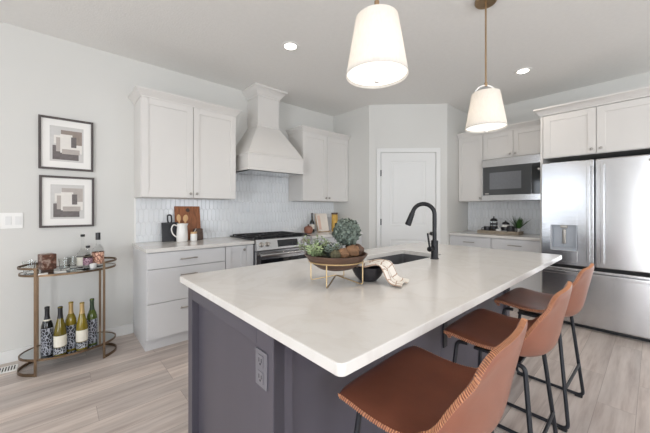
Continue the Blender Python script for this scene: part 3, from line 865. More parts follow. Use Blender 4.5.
mb.tube([(-xr(.23), -.157, .23), (xr(.23), -.157, .23)], .008, 8); mb.build('stretcher', 'black_metal', st_)
mb = MB(); mb.tube([(-xr(.20), .20, .20), (xr(.20), .20, .20)], .009, 8); mb.build('footrest', 'black_metal', st_)
mb = MB(); mb.box(-.15, .15, -.10, .10, .577, .590, .003); mb.build('seat_plate', 'black_metal', st_)
st2 = copy_tree(st_); st2['label'] = 'cognac leather counter stool in the middle of the island row'
st3 = copy_tree(st_); st3['label'] = 'cognac leather counter stool at the far end, nearest the refrigerator'
for o, x, r in ((st_, .926, 2.8), (st2, 1.657, 1.5), (st3, 2.372, -1)): o.location = (x, .495, 0); o.rotation_euler = (0, 0, math.radians(r))

# ------------------------------------------------------------------ pendants and downlights
def pendant(x, y, label):
    t = thing('pendant_light', label, 'pendant light', (x, y, 1.845), 'white drum pendants over the island')
    z0, z1 = 1.845, 2.10
    mb = MB(); mb.lathe([(.002, HC-.028), (.066, HC-.028), (.073, HC-.02), (.073, HC-.0005), (.002, HC-.0005)], (x, y, 0), 28); mb.build('canopy', 'brass', t)
    mb = MB(); mb.tube([(x, y, z1+.055), (x, y, HC-.02)], .006, 10); mb.lathe([(.006, z1+.05), (.011, z1+.052), (.011, z1+.075), (.006, z1+.08)], (x, y, 0), 12); mb.build('rod', 'brass', t)
    mb = MB(); d = Vector((math.sin(YAW), -math.cos(YAW), 0))
    mb.tube([Vector((x, y, z1-.01)) + d*.078*math.cos(a) + Vector((0, 0, .066*math.sin(a))) for a in [PI*k/16 for k in range(17)]], .0055, 8); mb.build('yoke', 'white_plastic', t)
    mb = MB(); n = 40
    def rg(r, z): return [(x+r*math.cos(2*PI*k/n), y+r*math.sin(2*PI*k/n), z) for k in range(n)]
    mb.loft([rg(.134, z0), rg(.136, z0), rg(.0925, z1), rg(.0905, z1)], closed=True); mb.build('shade', 'shade', t, smooth=40)
    mb = MB(); mb.lathe([(.001, z0+.012), (.130, z0+.012), (.130, z0+.016), (.001, z0+.016)], (x, y, 0), 32); mb.build('diffuser', 'diffuser', t)
    mb = MB(); mb.lathe([(.001, z0-.030), (.010, z0-.028), (.013, z0-.020), (.010, z0-.012), (.004, z0-.008), (.004, z0+.012)], (x, y, 0), 16); mb.build('finial', 'white_plastic', t)
    mb = MB(); mb.lathe([(.001, z1-.004), (.09, z1-.004), (.09, z1-.001), (.001, z1-.001)], (x, y, 0), 32); mb.build('top_cap', 'shade', t)
    l = bpy.data.lights.new('pendant_bulb', 'POINT'); l.energy = BULB_POWER; l.color = WARM; l.shadow_soft_size = .04
    o = bpy.data.objects.new('pendant_bulb', l); C.objects.link(o); o.location = (x, y, z0+.13)
    l = bpy.data.lights.new('pendant_downlight', 'SPOT'); l.energy = 9; l.color = WARM; l.shadow_soft_size = .12; l.spot_size = 2.4; l.spot_blend = .6
    o = bpy.data.objects.new('pendant_downlight', l); C.objects.link(o); o.location = (x, y, z0-.02)
pendant(1.046, .82, 'white tapered pendant light, the closer one above the topiary bowl')
pendant(2.31, .82, 'white tapered pendant light on a brass rod nearer the refrigerator')
def can(x, y, label, main=False):
    t = thing('recessed_light', label, 'ceiling light', (x, y, HC-.008), 'recessed ceiling lights')
    mb = MB(); mb.lathe([(.055, -.004), (.075, -.007), (.082, -.004), (.084, -.0005)], (x, y, HC), 32, cap=False); mb.build('trim_ring', 'white_plastic', t)
    mb = MB(); mb.lathe([(.001, -.0035), (.056, -.0035), (.056, -.001), (.001, -.001)], (x, y, HC), 32); mb.build('lens', 'lens', t)
    l = bpy.data.lights.new('downlight', 'SPOT'); l.energy = CAN_POWER; l.color = WARM; l.shadow_soft_size = .055; l.spot_size = 2.5; l.spot_blend = .9
    o = bpy.data.objects.new('downlight', l); C.objects.link(o); o.location = (x, y, HC-.015)
can(1.615, 2.275, 'round recessed ceiling light in front of the range hood')
can(3.81, .97, 'round recessed ceiling light in front of the refrigerator')
for x, y in ((-.6, 2.0), (-.6, -.6), (1.6, -.8), (3.6, -.9)): can(x, y, 'added recessed ceiling light out of view')  # unseen downlights added beyond the frame for more room light

# ------------------------------------------------------------------ pictures and switch on the back wall
def picture(x0, x1, z0, z1, label, flip):
    t = thing('framed_picture', label, 'picture', ((x0+x1)/2, WY, z0), 'framed abstract prints above the bar cart')
    fw_ = .018
    mb = MB(XB)
    for a in ((x0, x0+fw_, z0, z1), (x1-fw_, x1, z0, z1), (x0+fw_, x1-fw_, z0, z0+fw_), (x0+fw_, x1-fw_, z1-fw_, z1)): mb.box(a[0], a[1], a[2], a[3], .002, .024, .002)
    mb.build('frame', 'frame', t)
    mb = MB(XB); mb.box(x0+fw_, x1-fw_, z0+fw_, z1-fw_, .004, .010); mb.build('mat_board', 'paper', t)
    mb = MB(XB); px, pz = x0+.072, z0+.075; pw, ph = (x1-x0)-.144, (z1-z0)-.15
    def R_(a, b_, c, d, i, w): mb.mi = i; mb.box(px+a*pw, px+b_*pw, pz+c*ph, pz+d*ph, .010, .010+w)
    R_(0, 1, 0, 1, 0, .0006)
    R_(.32, .95, .5, .9, 1 if not flip else 4, .0010); R_(.08, .85, .05, .33, 2, .0012); R_(.08, .30, .2, .45, 2, .0014)
    R_(.18, .62, .28, .68, 4, .0017); R_(.30, .95, .25, .50, 3, .0019); R_(.3, .66, .45, .78, 3, .0021)
    R_(.62, .78, .42, .72, 2, .0024); R_(.35, .88, .22, .36, 4, .0026); R_(.12, .5, .5, .74, 3, .0016)
    mb.build('print', ['print_base', 'p1', 'p2', 'p3', 'p4'], t, smooth=0)
picture(-.124, .250, 1.608, 2.070, 'upper of two framed abstract prints, brown-toned, above the bar cart', 0)
picture(-.119, .256, 1.096, 1.552, 'lower of two framed abstract prints, grey-toned, above the bar cart', 1)
t = thing('light_switch', 'white double rocker light switch left of the framed prints', 'light switch', (-.28, WY, 1.1))
mb = MB(XB); mb.box(-.347, -.216, 1.098, 1.228, .001, .007, .002); mb.build('plate', 'white_plastic', t)
for u in (-.318, -.262):
    mb = MB(XB); mb.box(u-.0, u+.036, 1.128, 1.198, .007, .011, .0015); mb.build('rocker', 'trim', t)

# ------------------------------------------------------------------ bar cart
bx, by = .083, 3.27
ct = thing('bar_cart', 'oval two-tier antique bronze bar cart against the wall', 'bar cart', (bx, by, 0))
ea, eb = .315, .215
def ell(a, b_, z, n=48, a0=0, a1=2*PI): return [(bx+a*math.cos(a0+(a1-a0)*k/n), by+b_*math.sin(a0+(a1-a0)*k/n), z) for k in range(n+1)]
def flatring(mb, a, b_, z0, z1, th=.006):
    n = 56; L_ = []
    for k in range(n):
        c, s_ = math.cos(2*PI*k/n), math.sin(2*PI*k/n)
        L_.append([(bx+a*c, by+b_*s_, z0), (bx+a*c, by+b_*s_, z1), (bx+(a-th)*c, by+(b_-th)*s_, z1), (bx+(a-th)*c, by+(b_-th)*s_, z0)])
    mb.loft(L_, closed=True)
px_ = .208; ang = math.acos(px_/ea)
for sx in (-1, 1):
    for sy in (-1, 1):
        x, y = bx+sx*px_, by+sy*eb*math.sin(ang)
        mb = MB(); mb.box(x-.0085, x+.0085, y-.005, y+.005, 0, .815, .001); mb.build('post', 'bronze', ct)
    mb = MB(); n = 20; L_ = []
    a0, a1 = (PI-ang, PI+ang) if sx < 0 else (-ang, ang)
    for k in range(n+1):
        a = a0+(a1-a0)*k/n; c, s_ = math.cos(a), math.sin(a)
        L_.append([(bx+ea*c, by+eb*s_, .0), (bx+ea*c, by+eb*s_, .022), (bx+(ea-.006)*c, by+(eb-.006)*s_, .022), (bx+(ea-.006)*c, by+(eb-.006)*s_, 0)])
    mb.loft(L_); mb.build('foot_loop', 'bronze', ct)
    # raised end rail
    mb = MB(); L_ = []
    for k in range(n+1):
        a = a0+(a1-a0)*k/n; c, s_ = math.cos(a), math.sin(a)
        L_.append([(bx+ea*c, by+eb*s_, .80), (bx+ea*c, by+eb*s_, .816), (bx+(ea-.006)*c, by+(eb-.006)*s_, .816), (bx+(ea-.006)*c, by+(eb-.006)*s_, .80)])
    mb.loft(L_); mb.build('end_rail', 'bronze', ct)
SH = .123
for z0, z1, nm in ((SH-.012, SH+.004, 'lower_rim'), (.746, .762, 'upper_rim')):
    mb = MB(); flatring(mb, ea-.006, eb-.006, z0, z1, .008); mb.build(nm, 'bronze', ct)
for z, nm, m_ in ((SH-.008, 'lower_shelf', 'mirror'), (.752, 'upper_shelf', 'mirror')):
    mb = MB(); n = 56
    mb.prism([(bx+(ea-.014)*math.cos(2*PI*k/n), by+(eb-.014)*math.sin(2*PI*k/n)) for k in range(n)], z, z+.008); mb.build(nm, m_, ct)
UP = .760

BOT = [(.034, 0), (.037, .004), (.037, .20), (.035, .222), (.027, .25), (.0165, .275), (.014, .30), (.014, .345), (.0155, .347), (.0155, .358), (.012, .36)]
BURG = [(.036, 0), (.039, .004), (.039, .155), (.036, .185), (.028, .225), (.019, .265), (.015, .30), (.014, .345), (.0155, .347), (.0155, .358), (.012, .36)]
def wine(x, y, prof, glass_m, capm, label, labels, hs=1.0):
    t = thing('wine_bottle', label, 'bottle', (x, y, SH), 'wine bottles on the lower cart shelf')
    mb = MB(); mb.lathe([(r, z*hs) for r, z in prof], (x, y, SH), 24); g = mb.build('bottle_glass', glass_m, t)
    z0 = .272*hs
    def rad(z):
        for (r0, a), (r1, b_) in zip(prof, prof[1:]):
            if a*hs <= z <= b_*hs and b_ > a: return r0+(r1-r0)*(z-a*hs)/((b_-a)*hs)
        return .014
    mb = MB(); zz = [z0+(.36*hs-z0)*k/8 for k in range(9)]
    mb.lathe([(rad(min(z, .3599*hs))+.0006, z) for z in zz] + [(.001, .3605*hs)], (x, y, SH), 20); mb.build('capsule', capm, t)
    for a, b_, m_ in labels:
        mb = MB(); zs = [a+(b_-a)*k/6 for k in range(7)]
        mb.loft([[(x+(rad(z)+.0006)*math.cos(2*PI*k/24), y+(rad(z)+.0006)*math.sin(2*PI*k/24), SH+z) for k in range(24)] for z in zs], cap=False); mb.build('label', m_, t)
wine(-0.061, 3.165, BOT, 'dark_bottle', 'capsule_black', 'black wine bottle with pale scrollwork, leftmost on the lower cart shelf', [(.01, .215, 'label_vine'), (.270, .280, 'label_white')], 1.05)
wine(0.015, 3.125, BURG, 'olive_bottle', 'capsule_black', 'olive wine bottle with white label and black capsule, second from left on the cart', [(.01, .06, 'label_band'), (.065, .15, 'label_white')], 1.03)
wine(0.080, 3.180, BOT, 'gold_bottle', 'capsule_gold', 'golden bottle with dark scrolled body and gold capsule, middle of the cart row', [(.01, .20, 'label_vine')], 1.06)
wine(0.148, 3.135, BURG, 'gold_bottle', 'capsule_gold', 'golden wine bottle with cream label and gold capsule, second from right on cart', [(.01, .06, 'label_band'), (.065, .155, 'label_white')], 1.04)
wine(0.216, 3.190, BOT, 'green_bottle', 'capsule_green', 'green wine bottle with black patterned body, rightmost on the lower cart shelf', [(.01, .21, 'label_vine')], 1.05)

def liquor(x, y, prof, capz, label, glass_m, cap_m, lab, hs=1):
    t = thing('liquor_bottle', label, 'bottle', (x, y, UP), 'liquor bottles on the cart top')
    mb = MB(); mb.lathe(prof, (x, y, UP), 24); mb.build('bottle_glass', glass_m, t)
    r = prof[-1][0]; zt = prof[-1][1]
    mb = MB(); mb.lathe([(r+.004, zt-capz*.35), (r+.005, zt-capz*.3), (r+.005, zt+capz*.65), (.001, zt+capz*.68)], (x, y, UP), 18); mb.build('stopper', cap_m, t)
    if lab:
        a, b_, m_, rr = lab; mb = MB(); mb.loft([[(x+rr*math.cos(2*PI*k/24), y+rr*math.sin(2*PI*k/24), UP+z) for k in range(24)] for z in (a, b_)], cap=False); mb.build('label', m_, t)
liquor(.160, 3.285, [(.036, 0), (.040, .005), (.040, .10), (.036, .12), (.013, .15), (.010, .175), (.010, .268)], .02, 'tall clear spirit bottle with thin neck, leftmost bottle on the cart top', 'clear_liquor', 'iron', (.02, .09, 'label_white', .0408))
liquor(.190, 3.205, [(.030, 0), (.033, .005), (.033, .085), (.028, .10), (.011, .12), (.010, .178)], .018, 'short bottle with plum label and dark stopper in front on cart top', 'clear_liquor', 'capsule_black', (.03, .088, 'label_plum', .0338))
liquor(.262, 3.255, [(.040, 0), (.043, .005), (.043, .13), (.036, .155), (.014, .185), (.0125, .20), (.0125, .252)], .062, 'amber netted liquor bottle with tall black stopper, rightmost on cart top', 'clear_liquor', 'capsule_black', (.025, .125, 'label_net', .0438))

# brown patterned box on its stand
t = thing('decorative_box', 'square brown swirl-patterned box on the left of the cart top', 'box', (-.062, 3.24, UP))
rz = Matrix.Rotation(math.radians(20), 4, 'Z')
mb = MB(); mb.box(-.107, -.017, 3.195, 3.285, UP+.020, UP+.142, .006, 2, rz); mb.build('case', 'swirl', t)
mb = MB(); mb.box(-.092, -.032, 3.205, 3.275, UP+.0005, UP+.021, .003, 2, rz); mb.build('base', 'wood_dark', t)
def tumbler(x, y, label):
    mb = MB(); n = 24
    def rg(r, z): return [(x+r*math.cos(2*PI*k/n), y+r*math.sin(2*PI*k/n), UP+.0005+z) for k in range(n)]
    mb.loft([rg(.001, 0), rg(.028, 0), rg(.032, .006), rg(.040, .092), rg(.0385, .092), rg(.029, .012), rg(.001, .012)], cap=False)
    tag(mb.build('tumbler', 'glass'), label, 'glass', 'tumblers on the cart top')
tumbler(.043, 3.25, 'clear glass tumbler right beside the brown box on the cart top')
tumbler(.098, 3.33, 'clear glass tumbler nearer the tall clear bottle on the cart top')
tumbler(-.165, 3.27, 'clear glass tumbler left of the brown box on the cart top')
mb = MB(); mb.lathe([(.018, 0), (.022, .004), (.026, .040), (.024, .040), (.020, .008), (.001, .007)], (.222, 3.155, UP+.0005), 24); tag(mb.build('small_cup', 'white_ceramic'), 'small white cup at the front right of the cart top', 'cup')
mb = MB(); mb.box(-.11, -.055, 3.10, 3.15, UP+.0005, UP+.008, .002); tag(mb.build('coaster', 'white_ceramic'), 'white coaster left of the box foot on the cart top', 'coaster', 'white coasters on the cart')
mb = MB(); mb.box(-.02, .05, 3.105, 3.165, UP+.0005, UP+.008, .002); tag(mb.build('coaster', 'white_ceramic'), 'white coaster right of the box foot on the cart top', 'coaster', 'white coasters on the cart')

# ------------------------------------------------------------------ left counter items
CT = .9145
def board_xf(x, y, z, tilt): return Matrix.Translation((x, y, z)) @ Matrix.Rotation(-tilt, 4, 'X')
t = thing('cutting_board', 'rectangular acacia wood cutting board leaning on the tiles', 'cutting board', (1.08, 3.49, CT))
mb = MB(board_xf(1.087, 3.465, CT, math.radians(9))); mb.box(-.135, .135, 0, .022, 0.0, .38, .006); mb.build('slab', 'wood_board', t)
mb = MB(board_xf(1.087, 3.465, CT, math.radians(9)) @ Matrix.Translation((0, -.001, .335)) @ Matrix.Rotation(PI/2, 4, 'X')); mb.lathe([(.018, -.001), (.022, .001), (.012, .0012)], n=20); mb.build('hang_hole', 'wood_dark', t)
t = thing('cutting_board', 'black paddle cutting board with a loop handle, behind the white pitcher', 'cutting board', (.87, 3.47, CT))
bxf = board_xf(.893, 3.435, CT, math.radians(10))
mb = MB(bxf); mb.box(-.082, .082, 0, .016, 0, .205, .005); mb.build('slab', 'black_board', t)
mb = MB(bxf); mb.tube(fillet([(-.014, .008, .195), (-.020, .008, .23), (-.018, .008, .285), (.018, .008, .285), (.020, .008, .23), (.014, .008, .195)], .016, 5), .008, 8); mb.build('handle', 'black_board', t)
px2, py2 = .983, 3.36
t = thing('pitcher', 'white ceramic pitcher holding wooden spoons', 'pitcher', (px2, py2, CT))
mb = MB(); n = 28
def prg(r, z, sp=0): 
    o = []
    for k in range(n):
        a = 2*PI*k/n; rr = r + (sp*max(0, math.cos(a))**6)
        o.append((px2+rr*math.cos(a), py2+rr*math.sin(a), CT+z))
    return o
mb.loft([prg(.001, 0), prg(.050, 0), prg(.055, .006), prg(.056, .06), prg(.052, .12), prg(.049, .16), prg(.051, .19, .012), prg(.048, .19, .012), prg(.046, .16), prg(.048, .1), prg(.048, .012), prg(.001, .010)], cap=False); mb.build('body', 'white_ceramic', t)
mb = MB(); mb.tube(fillet([(px2-.047, py2, CT+.165), (px2-.085, py2, CT+.185), (px2-.108, py2, CT+.14), (px2-.092, py2, CT+.08), (px2-.05, py2, CT+.045)], .03, 5), .0065, 8); mb.build('handle', 'white_ceramic', t)
def spoon(dx, dy, lean, hgt, wid, label, m_='wood_light'):
    base = Vector((px2+dx*.4, py2+dy*.4, CT+.012)); tip = Vector((px2+dx+lean, py2+dy, CT+hgt))
    d = (tip-base).normalized(); mb = MB()
    mb.tube([base, base+(tip-base)*.7, base+(tip-base)*.76], [.005, .006, .010], 8)
    c = base+(tip-base)*.87
    q = Vector((0, 0, 1)).rotation_difference(d).to_matrix().to_4x4(); mb.xf = Matrix.Translation(c) @ q
    mb.sphere((0, 0, 0), 1, 3, (wid, .006, (tip-base).length*.14)); return tag(mb.build('wooden_spoon', m_), label, 'spoon', 'wooden spoons in the white pitcher')
spoon(-.022, 0, -.015, .285, .022, 'pale wooden spoon leaning left in the white pitcher')
spoon(.028, .006, .012, .28, .027, 'broad pale wooden spatula leaning right in the white pitcher', 'wood_light')
t = thing('storage_jar', 'small glass jar of white sugar with wooden lid, right of the pitcher', 'jar', (1.092, 3.33, CT))
mb = MB(); mb.lathe([(.030, 0), (.034, .004), (.034, .07), (.030, .078), (.001, .078)], (1.092, 3.33, CT), 24); mb.build('jar_body', 'white_ceramic', t)
mb = MB(); mb.lathe([(.033, .079), (.033, .098), (.001, .1)], (1.092, 3.33, CT), 24); mb.build('lid', 'wood_light', t)
mb = MB(); mb.tube([(1.10, 3.33, CT+.1), (1.115, 3.325, CT+.135)], .005, 8); mb.build('scoop', 'steel_knob', t)
t = thing('napkin_holder', 'small dark wooden holder leaning beside the sugar jar', 'holder', (1.145, 3.39, CT))
mb = MB(board_xf(1.165, 3.385, CT, math.radians(8))); mb.box(-.052, .052, 0, .03, 0, .13, .012, 3); mb.build('body', 'wood_dark', t)

# ------------------------------------------------------------------ right counter items
t = thing('oil_bottle', 'dark glass oil bottle with pale label beside the cookbook', 'bottle', (2.77, 3.36, CT))
mb = MB(); mb.lathe([(.032, 0), (.036, .004), (.036, .13), (.030, .16), (.013, .19), (.012, .26), (.015, .262), (.015, .285), (.001, .287)], (2.77, 3.36, CT), 24); mb.build('bottle_glass', 'dark_bottle', t)
mb = MB(); mb.loft([[(2.77+.0368*math.cos(2*PI*k/24), 3.36+.0368*math.sin(2*PI*k/24), CT+z) for k in range(24)] for z in (.05, .12)], cap=False); mb.build('label', 'book', t)
t = thing('stoneware_crock', 'small round brown crock at the left end of the right counter', 'crock', (2.63, 3.27, CT))
mb = MB(); mb.lathe([(.04, 0), (.055, .01), (.064, .045), (.060, .08), (.045, .098), (.02, .106), (.001, .108)], (2.63, 3.27, CT), 28); mb.build('body', 'copper', t)
mb = MB(); mb.lathe([(.008, .106), (.014, .118), (.010, .128), (.001, .130)], (2.63, 3.27, CT), 16); mb.build('lid_knob', 'wood_dark', t)
t = thing('cookbook_stand', 'slim gold wire stand holding the open cookbook upright', 'stand', (2.96, 3.34, CT))
mb = MB(); 
for dx in (-.10, .10): mb.tube(fillet([(2.96+dx, 3.285, CT+.025), (2.96+dx, 3.285, CT+.005), (2.96+dx, 3.33, CT+.005), (2.96+dx, 3.40, CT+.27)], .01, 3), .0045, 8)
mb.tube([(2.86, 3.33, CT+.005), (3.06, 3.33, CT+.005)], .0045, 8); mb.tube([(2.86, 3.40, CT+.27), (3.06, 3.40, CT+.27)], .0045, 8); mb.build('wire_frame', 'wood_light', t)
t = thing('cookbook', 'cream cookbook standing on the wire stand on the right counter', 'book', (2.96, 3.32, CT+.012))
bxf = board_xf(2.96, 3.306, CT+.012, math.radians(13.5))
mb = MB(bxf); mb.box(-.105, .105, 0, .012, 0, .27, .002); mb.build('cover', 'book', t)
mb = MB(bxf); mb.box(-.09, -.04, -.0012, 0, .03, .24); mb.build('cover_print', 'book_pink', t)
t = thing('pasta_jar', 'tall glass jar of golden pasta with dark lid by the pantry corner', 'jar', (3.20, 3.33, CT))
mb = MB(); mb.lathe([(.045, 0), (.048, .004), (.048, .25), (.044, .258), (.001, .258)], (3.20, 3.33, CT), 28); mb.build('jar_body', 'pasta', t)
mb = MB(); mb.lathe([(.046, .259), (.050, .262), (.050, .285), (.001, .288)], (3.20, 3.33, CT), 28); mb.build('lid', 'wood_dark', t)

# ------------------------------------------------------------------ coffee tray on the right-wall counter
TX0, TX1, TY0, TY1 = 4.49, 4.70, 1.19, 1.71
t = thing('serving_tray', 'long weathered wooden tray on the counter beside the refrigerator', 'tray', ((TX0+TX1)/2, 1.41, CT))
mb = MB(); mb.box(TX0, TX1, TY0, TY1, CT, CT+.010, .002); mb.build('tray_base', 'tray_wood', t)
mb = MB()
mb.box(TX0, TX0+.012, TY0, TY1, CT+.010, CT+.042, .002); mb.box(TX1-.012, TX1, TY0, TY1, CT+.010, CT+.042, .002); mb.box(TX0+.012, TX1-.012, TY0, TY0+.012, CT+.010, CT+.042, .002); mb.box(TX0+.012, TX1-.012, TY1-.012, TY1, CT+.010, CT+.042, .002)
mb.build('tray_rim', 'tray_wood', t)
TZ = CT+.0105
def mug(x, y, r, hgt, m_, label, ang, band=True):
    t = thing('mug', label, 'mug', (x, y, TZ), 'mugs on the coffee tray')
    mb = MB(); mb.lathe([(r*.85, 0), (r*.95, .004), (r, .02), (r, hgt), (r-.004, hgt), (r-.005, .01), (.001, .008)], (x, y, TZ), 24); mb.build('body', m_, t)
    d = Vector((math.cos(ang), math.sin(ang), 0)); c = Vector((x, y, TZ))
    mb = MB(); mb.tube([c+d*(r-.003)+Vector((0, 0, hgt*.82)), c+d*(r+.022)+Vector((0, 0, hgt*.78)), c+d*(r+.028)+Vector((0, 0, hgt*.5)), c+d*(r+.02)+Vector((0, 0, hgt*.25)), c+d*(r-.003)+Vector((0, 0, hgt*.2))], .0045, 8); mb.build('handle', m_ if band else 'white_ceramic', t)
mug(4.60, 1.615, .045, .082, 'black_pottery', 'black mug at the left end of the coffee tray', 1.7)
mug(4.552, 1.30, .046, .10, 'black_pottery', 'black mug beside the green plant on the coffee tray', -1.57)
mb = MB(); mb.lathe([(.022, 0), (.030, .006), (.036, .055), (.033, .055), (.027, .01), (.001, .008)], (4.535, 1.445, TZ), 24); tag(mb.build('small_bowl', 'white_ceramic'), 'small white cup in front at the middle of the coffee tray', 'cup')
t = thing('french_press', 'glass french press with black frame and domed lid on the tray', 'french press', (4.61, 1.53, TZ))
mb = MB(); mb.lathe([(.043, .006), (.043, .16), (.001, .161)], (4.61, 1.53, TZ), 24); mb.build('carafe', 'glass', t)
mb = MB()
for z in (.0, .055, .11): mb.lathe([(.044, z+.0), (.0465, z), (.0465, z+.022), (.044, z+.022)], (4.61, 1.53, TZ), 24, cap=False)
for k in range(6):
    a = PI/3*k; mb.box(4.61+.0455*math.cos(a)-.003, 4.61+.0455*math.cos(a)+.003, 1.53+.0455*math.sin(a)-.003, 1.53+.0455*math.sin(a)+.003, TZ, TZ+.15)
mb.build('frame', 'black_plastic', t)
mb = MB(); mb.lathe([(.041, .004), (.041, .09), (.001, .09)], (4.61, 1.53, TZ), 20); mb.build('coffee', 'wood_dark', t)
mb = MB(); mb.lathe([(.046, .161), (.046, .172), (.040, .188), (.020, .199), (.006, .203), (.005, .212), (.011, .218), (.008, .226), (.001, .228)], (4.61, 1.53, TZ), 24); mb.build('lid', 'black_plastic', t)
t = thing('teapot', 'black and white teapot in the middle of the coffee tray', 'teapot', (4.63, 1.385, TZ))
c = (4.63, 1.385, TZ)
mb = MB(); mb.lathe([(.038, 0), (.05, .006), (.058, .05), (.055, .095), (.044, .118), (.001, .12)], c, 28); mb.build('body', 'white_ceramic', t)
mb = MB(); mb.lathe([(.045, .118), (.048, .123), (.040, .142), (.015, .155), (.006, .158), (.010, .170), (.001, .174)], c, 24); mb.build('lid', 'black_pottery', t)
mb = MB(); mb.lathe([(.0575, .035), (.0588, .05), (.0575, .085), (.0555, .085), (.0555, .035)], c, 28); mb.build('band', 'black_pottery', t)
mb = MB(); mb.tube([(c[0]-.01, c[1]+.05, TZ+.04), (c[0]-.015, c[1]+.08, TZ+.07), (c[0]-.02, c[1]+.092, TZ+.105)], [.013, .010, .007], 10); mb.build('spout', 'white_ceramic', t)
t = thing('potted_plant', 'small green blade-leaved plant in a pale pot on the coffee tray', 'plant', (4.64, 1.24, TZ))
mb = MB(); mb.lathe([(.022, 0), (.025, .003), (.032, .07), (.029, .07), (.026, .06), (.001, .058)], (4.64, 1.24, TZ), 24); mb.build('pot', 'white_ceramic', t)
mb = MB(); rnd = random.Random(3)
for k in range(34):
    a = rnd.uniform(0, 2*PI); sp = rnd.uniform(.12, 1.0); Lh = rnd.uniform(.13, .195); w = rnd.uniform(.006, .010)
    b0 = Vector((4.64+.012*math.cos(a), 1.24+.012*math.sin(a), TZ+.06)); d = Vector((math.cos(a)*sp*.62, math.sin(a)*sp*.62, 1-.35*sp)).normalized()
    sd = d.cross(Vector((math.cos(a), math.sin(a), .2))).normalized(); vs = []
    for j in range(5):
        q = j/4; p = b0 + d*Lh*q + Vector((math.cos(a), math.sin(a), -.6))*(.018*sp*q*q); ww = w*math.sin(PI*(.15+.85*q))+.0004
        if p.x > 4.855: p.x = 4.855
        if p.y < .905: p.y = .905
        nn = sd.cross(d).normalized()*.0012
        vs += [p-sd*ww, p+nn, p+sd*ww]
    mb.raw(vs, [f_ for j in range(4) for f_ in ((j*3, j*3+1, j*3+4, j*3+3), (j*3+1, j*3+2, j*3+5, j*3+4))])
mb.build('leaves', 'snake', t, smooth=180)

# ------------------------------------------------------------------ island decor
ox, oy = .965, .995
t = thing('bowl_stand', 'gold wire stand with zigzag legs holding the brown bowl', 'bowl stand', (ox, oy, CT))
rt = .127
mb = MB(); mb.tube([(ox+rt*math.cos(2*PI*k/40), oy+rt*math.sin(2*PI*k/40), CT+.106) for k in range(40)], .0032, 8, closed=True); mb.build('ring', 'brass_bright', t)
for k in range(4):
    a0 = math.radians(27.5)+PI/2*k
    d = Vector((math.cos(a0), math.sin(a0), 0))
    c0 = Vector((ox, oy, CT))
    up = c0+d*rt+Vector((0, 0, .106)); dn = c0+d*rt+Vector((0, 0, .004)); inn = c0+d*.004+Vector((0, 0, .036))
    mb = MB(); mb.tube(fillet([up, dn, inn], .012, 4), .0026, 8); mb.build('leg', 'brass_bright', t)
B0 = CT+.064
t = thing('bowl', 'wide shallow dark brown bowl of greenery on the gold stand', 'bowl', (ox, oy, B0))
mb = MB(); mb.lathe([(.001, 0), (.045, 0), (.078, .008), (.105, .025), (.127, .046), (.146, .070), (.147, .075), (.141, .075), (.122, .052), (.100, .034), (.07, .018), (.001, .010)], (ox, oy, B0), 48); mb.build('body', 'wood_dark', t)
mb = MB(); 
mb.lathe([(.118, .0495), (.09, .058), (.05, .064), (.001, .066), ], (ox, oy, B0), 32)
tag(mb.build('moss_bed', 'moss', t), 'dry moss filling')
rnd = random.Random(11)
def leafball(mb, c, r, nl, size, rnd, jit=.12):
    for k in range(nl):
        z = 1-2*(k+.5)/nl; a = k*2.399963; s_ = math.sqrt(1-z*z)
        d = Vector((s_*math.cos(a), s_*math.sin(a), z)); p = Vector(c)+d*r*(1+rnd.uniform(-jit, jit*.6))
        t1 = d.orthogonal().normalized(); t1 = (t1*math.cos(rnd.uniform(0, 6.28)) + d.cross(t1)*math.sin(rnd.uniform(0, 6.28))).normalized()
        tip = (t1+d*rnd.uniform(.1, .9)).normalized(); sd = tip.cross(d).normalized(); Ls = size*rnd.uniform(.7, 1.25); ww = Ls*.42
        nn = sd.cross(tip).normalized()*Ls*.12
        mb.raw([p, p+tip*Ls*.5-sd*ww, p+tip*Ls*.5+nn, p+tip*Ls*.5+sd*ww, p+tip*Ls], [(0, 1, 2), (0, 2, 3), (1, 4, 2), (2, 4, 3)])
tc = Vector((1.024, .982, 1.150))
t = thing('topiary_ball', 'round grey-green topiary ball standing in the brown bowl', 'plant', (tc.x, tc.y, B0+.07))
mb = MB(); mb.tube([(tc.x, tc.y, B0+.070), (tc.x+.002, tc.y, tc.z-.03)], .006, 8); mb.build('stem', 'stem', t)
mb = MB(); mb.sphere(tc, .049, 3); leafball(mb, tc, .0575, 760, .017, rnd, .13); mb.build('foliage', 'boxwood', t, smooth=0)
def sprigs(name, label, c, n, hgt, spread, m_, seed, grp):
    rnd = random.Random(seed); t = thing(name, label, 'plant', c, grp)
    ms, ml = MB(), MB(); c = Vector(c)
    for k in range(n):
        a = rnd.uniform(0, 2*PI); sp = rnd.uniform(.1, 1); Lh = hgt*rnd.uniform(.6, 1.1)
        d = Vector((math.cos(a)*sp*spread, math.sin(a)*sp*spread, 1)).normalized(); pts = []
        for j in range(5):
            q = j/4; pts.append(c+Vector((math.cos(a), math.sin(a), 0))*.012*sp+d*Lh*q+Vector((math.cos(a), math.sin(a), -.5))*.02*q*q*sp)
        ms.tube(pts, .0010, 4)
        for j in range(18):
            q = .15+.85*j/17; i = min(3, int(q*4)); f_ = q*4-i; p = pts[i].lerp(pts[i+1], f_)
            an = j*2.4+k; o = d.orthogonal().normalized(); o = (o*math.cos(an)+d.cross(o)*math.sin(an)); tip = (o+d*.5).normalized(); sd = tip.cross(d).normalized()
            Ls = .017*rnd.uniform(.7, 1.2)
            ml.raw([p, p+tip*Ls*.5-sd*Ls*.3, p+tip*Ls, p+tip*Ls*.5+sd*Ls*.3], [(0, 1, 2, 3)])
    ms.build('stem', 'stem', t); ml.build('foliage', m_, t, smooth=0)
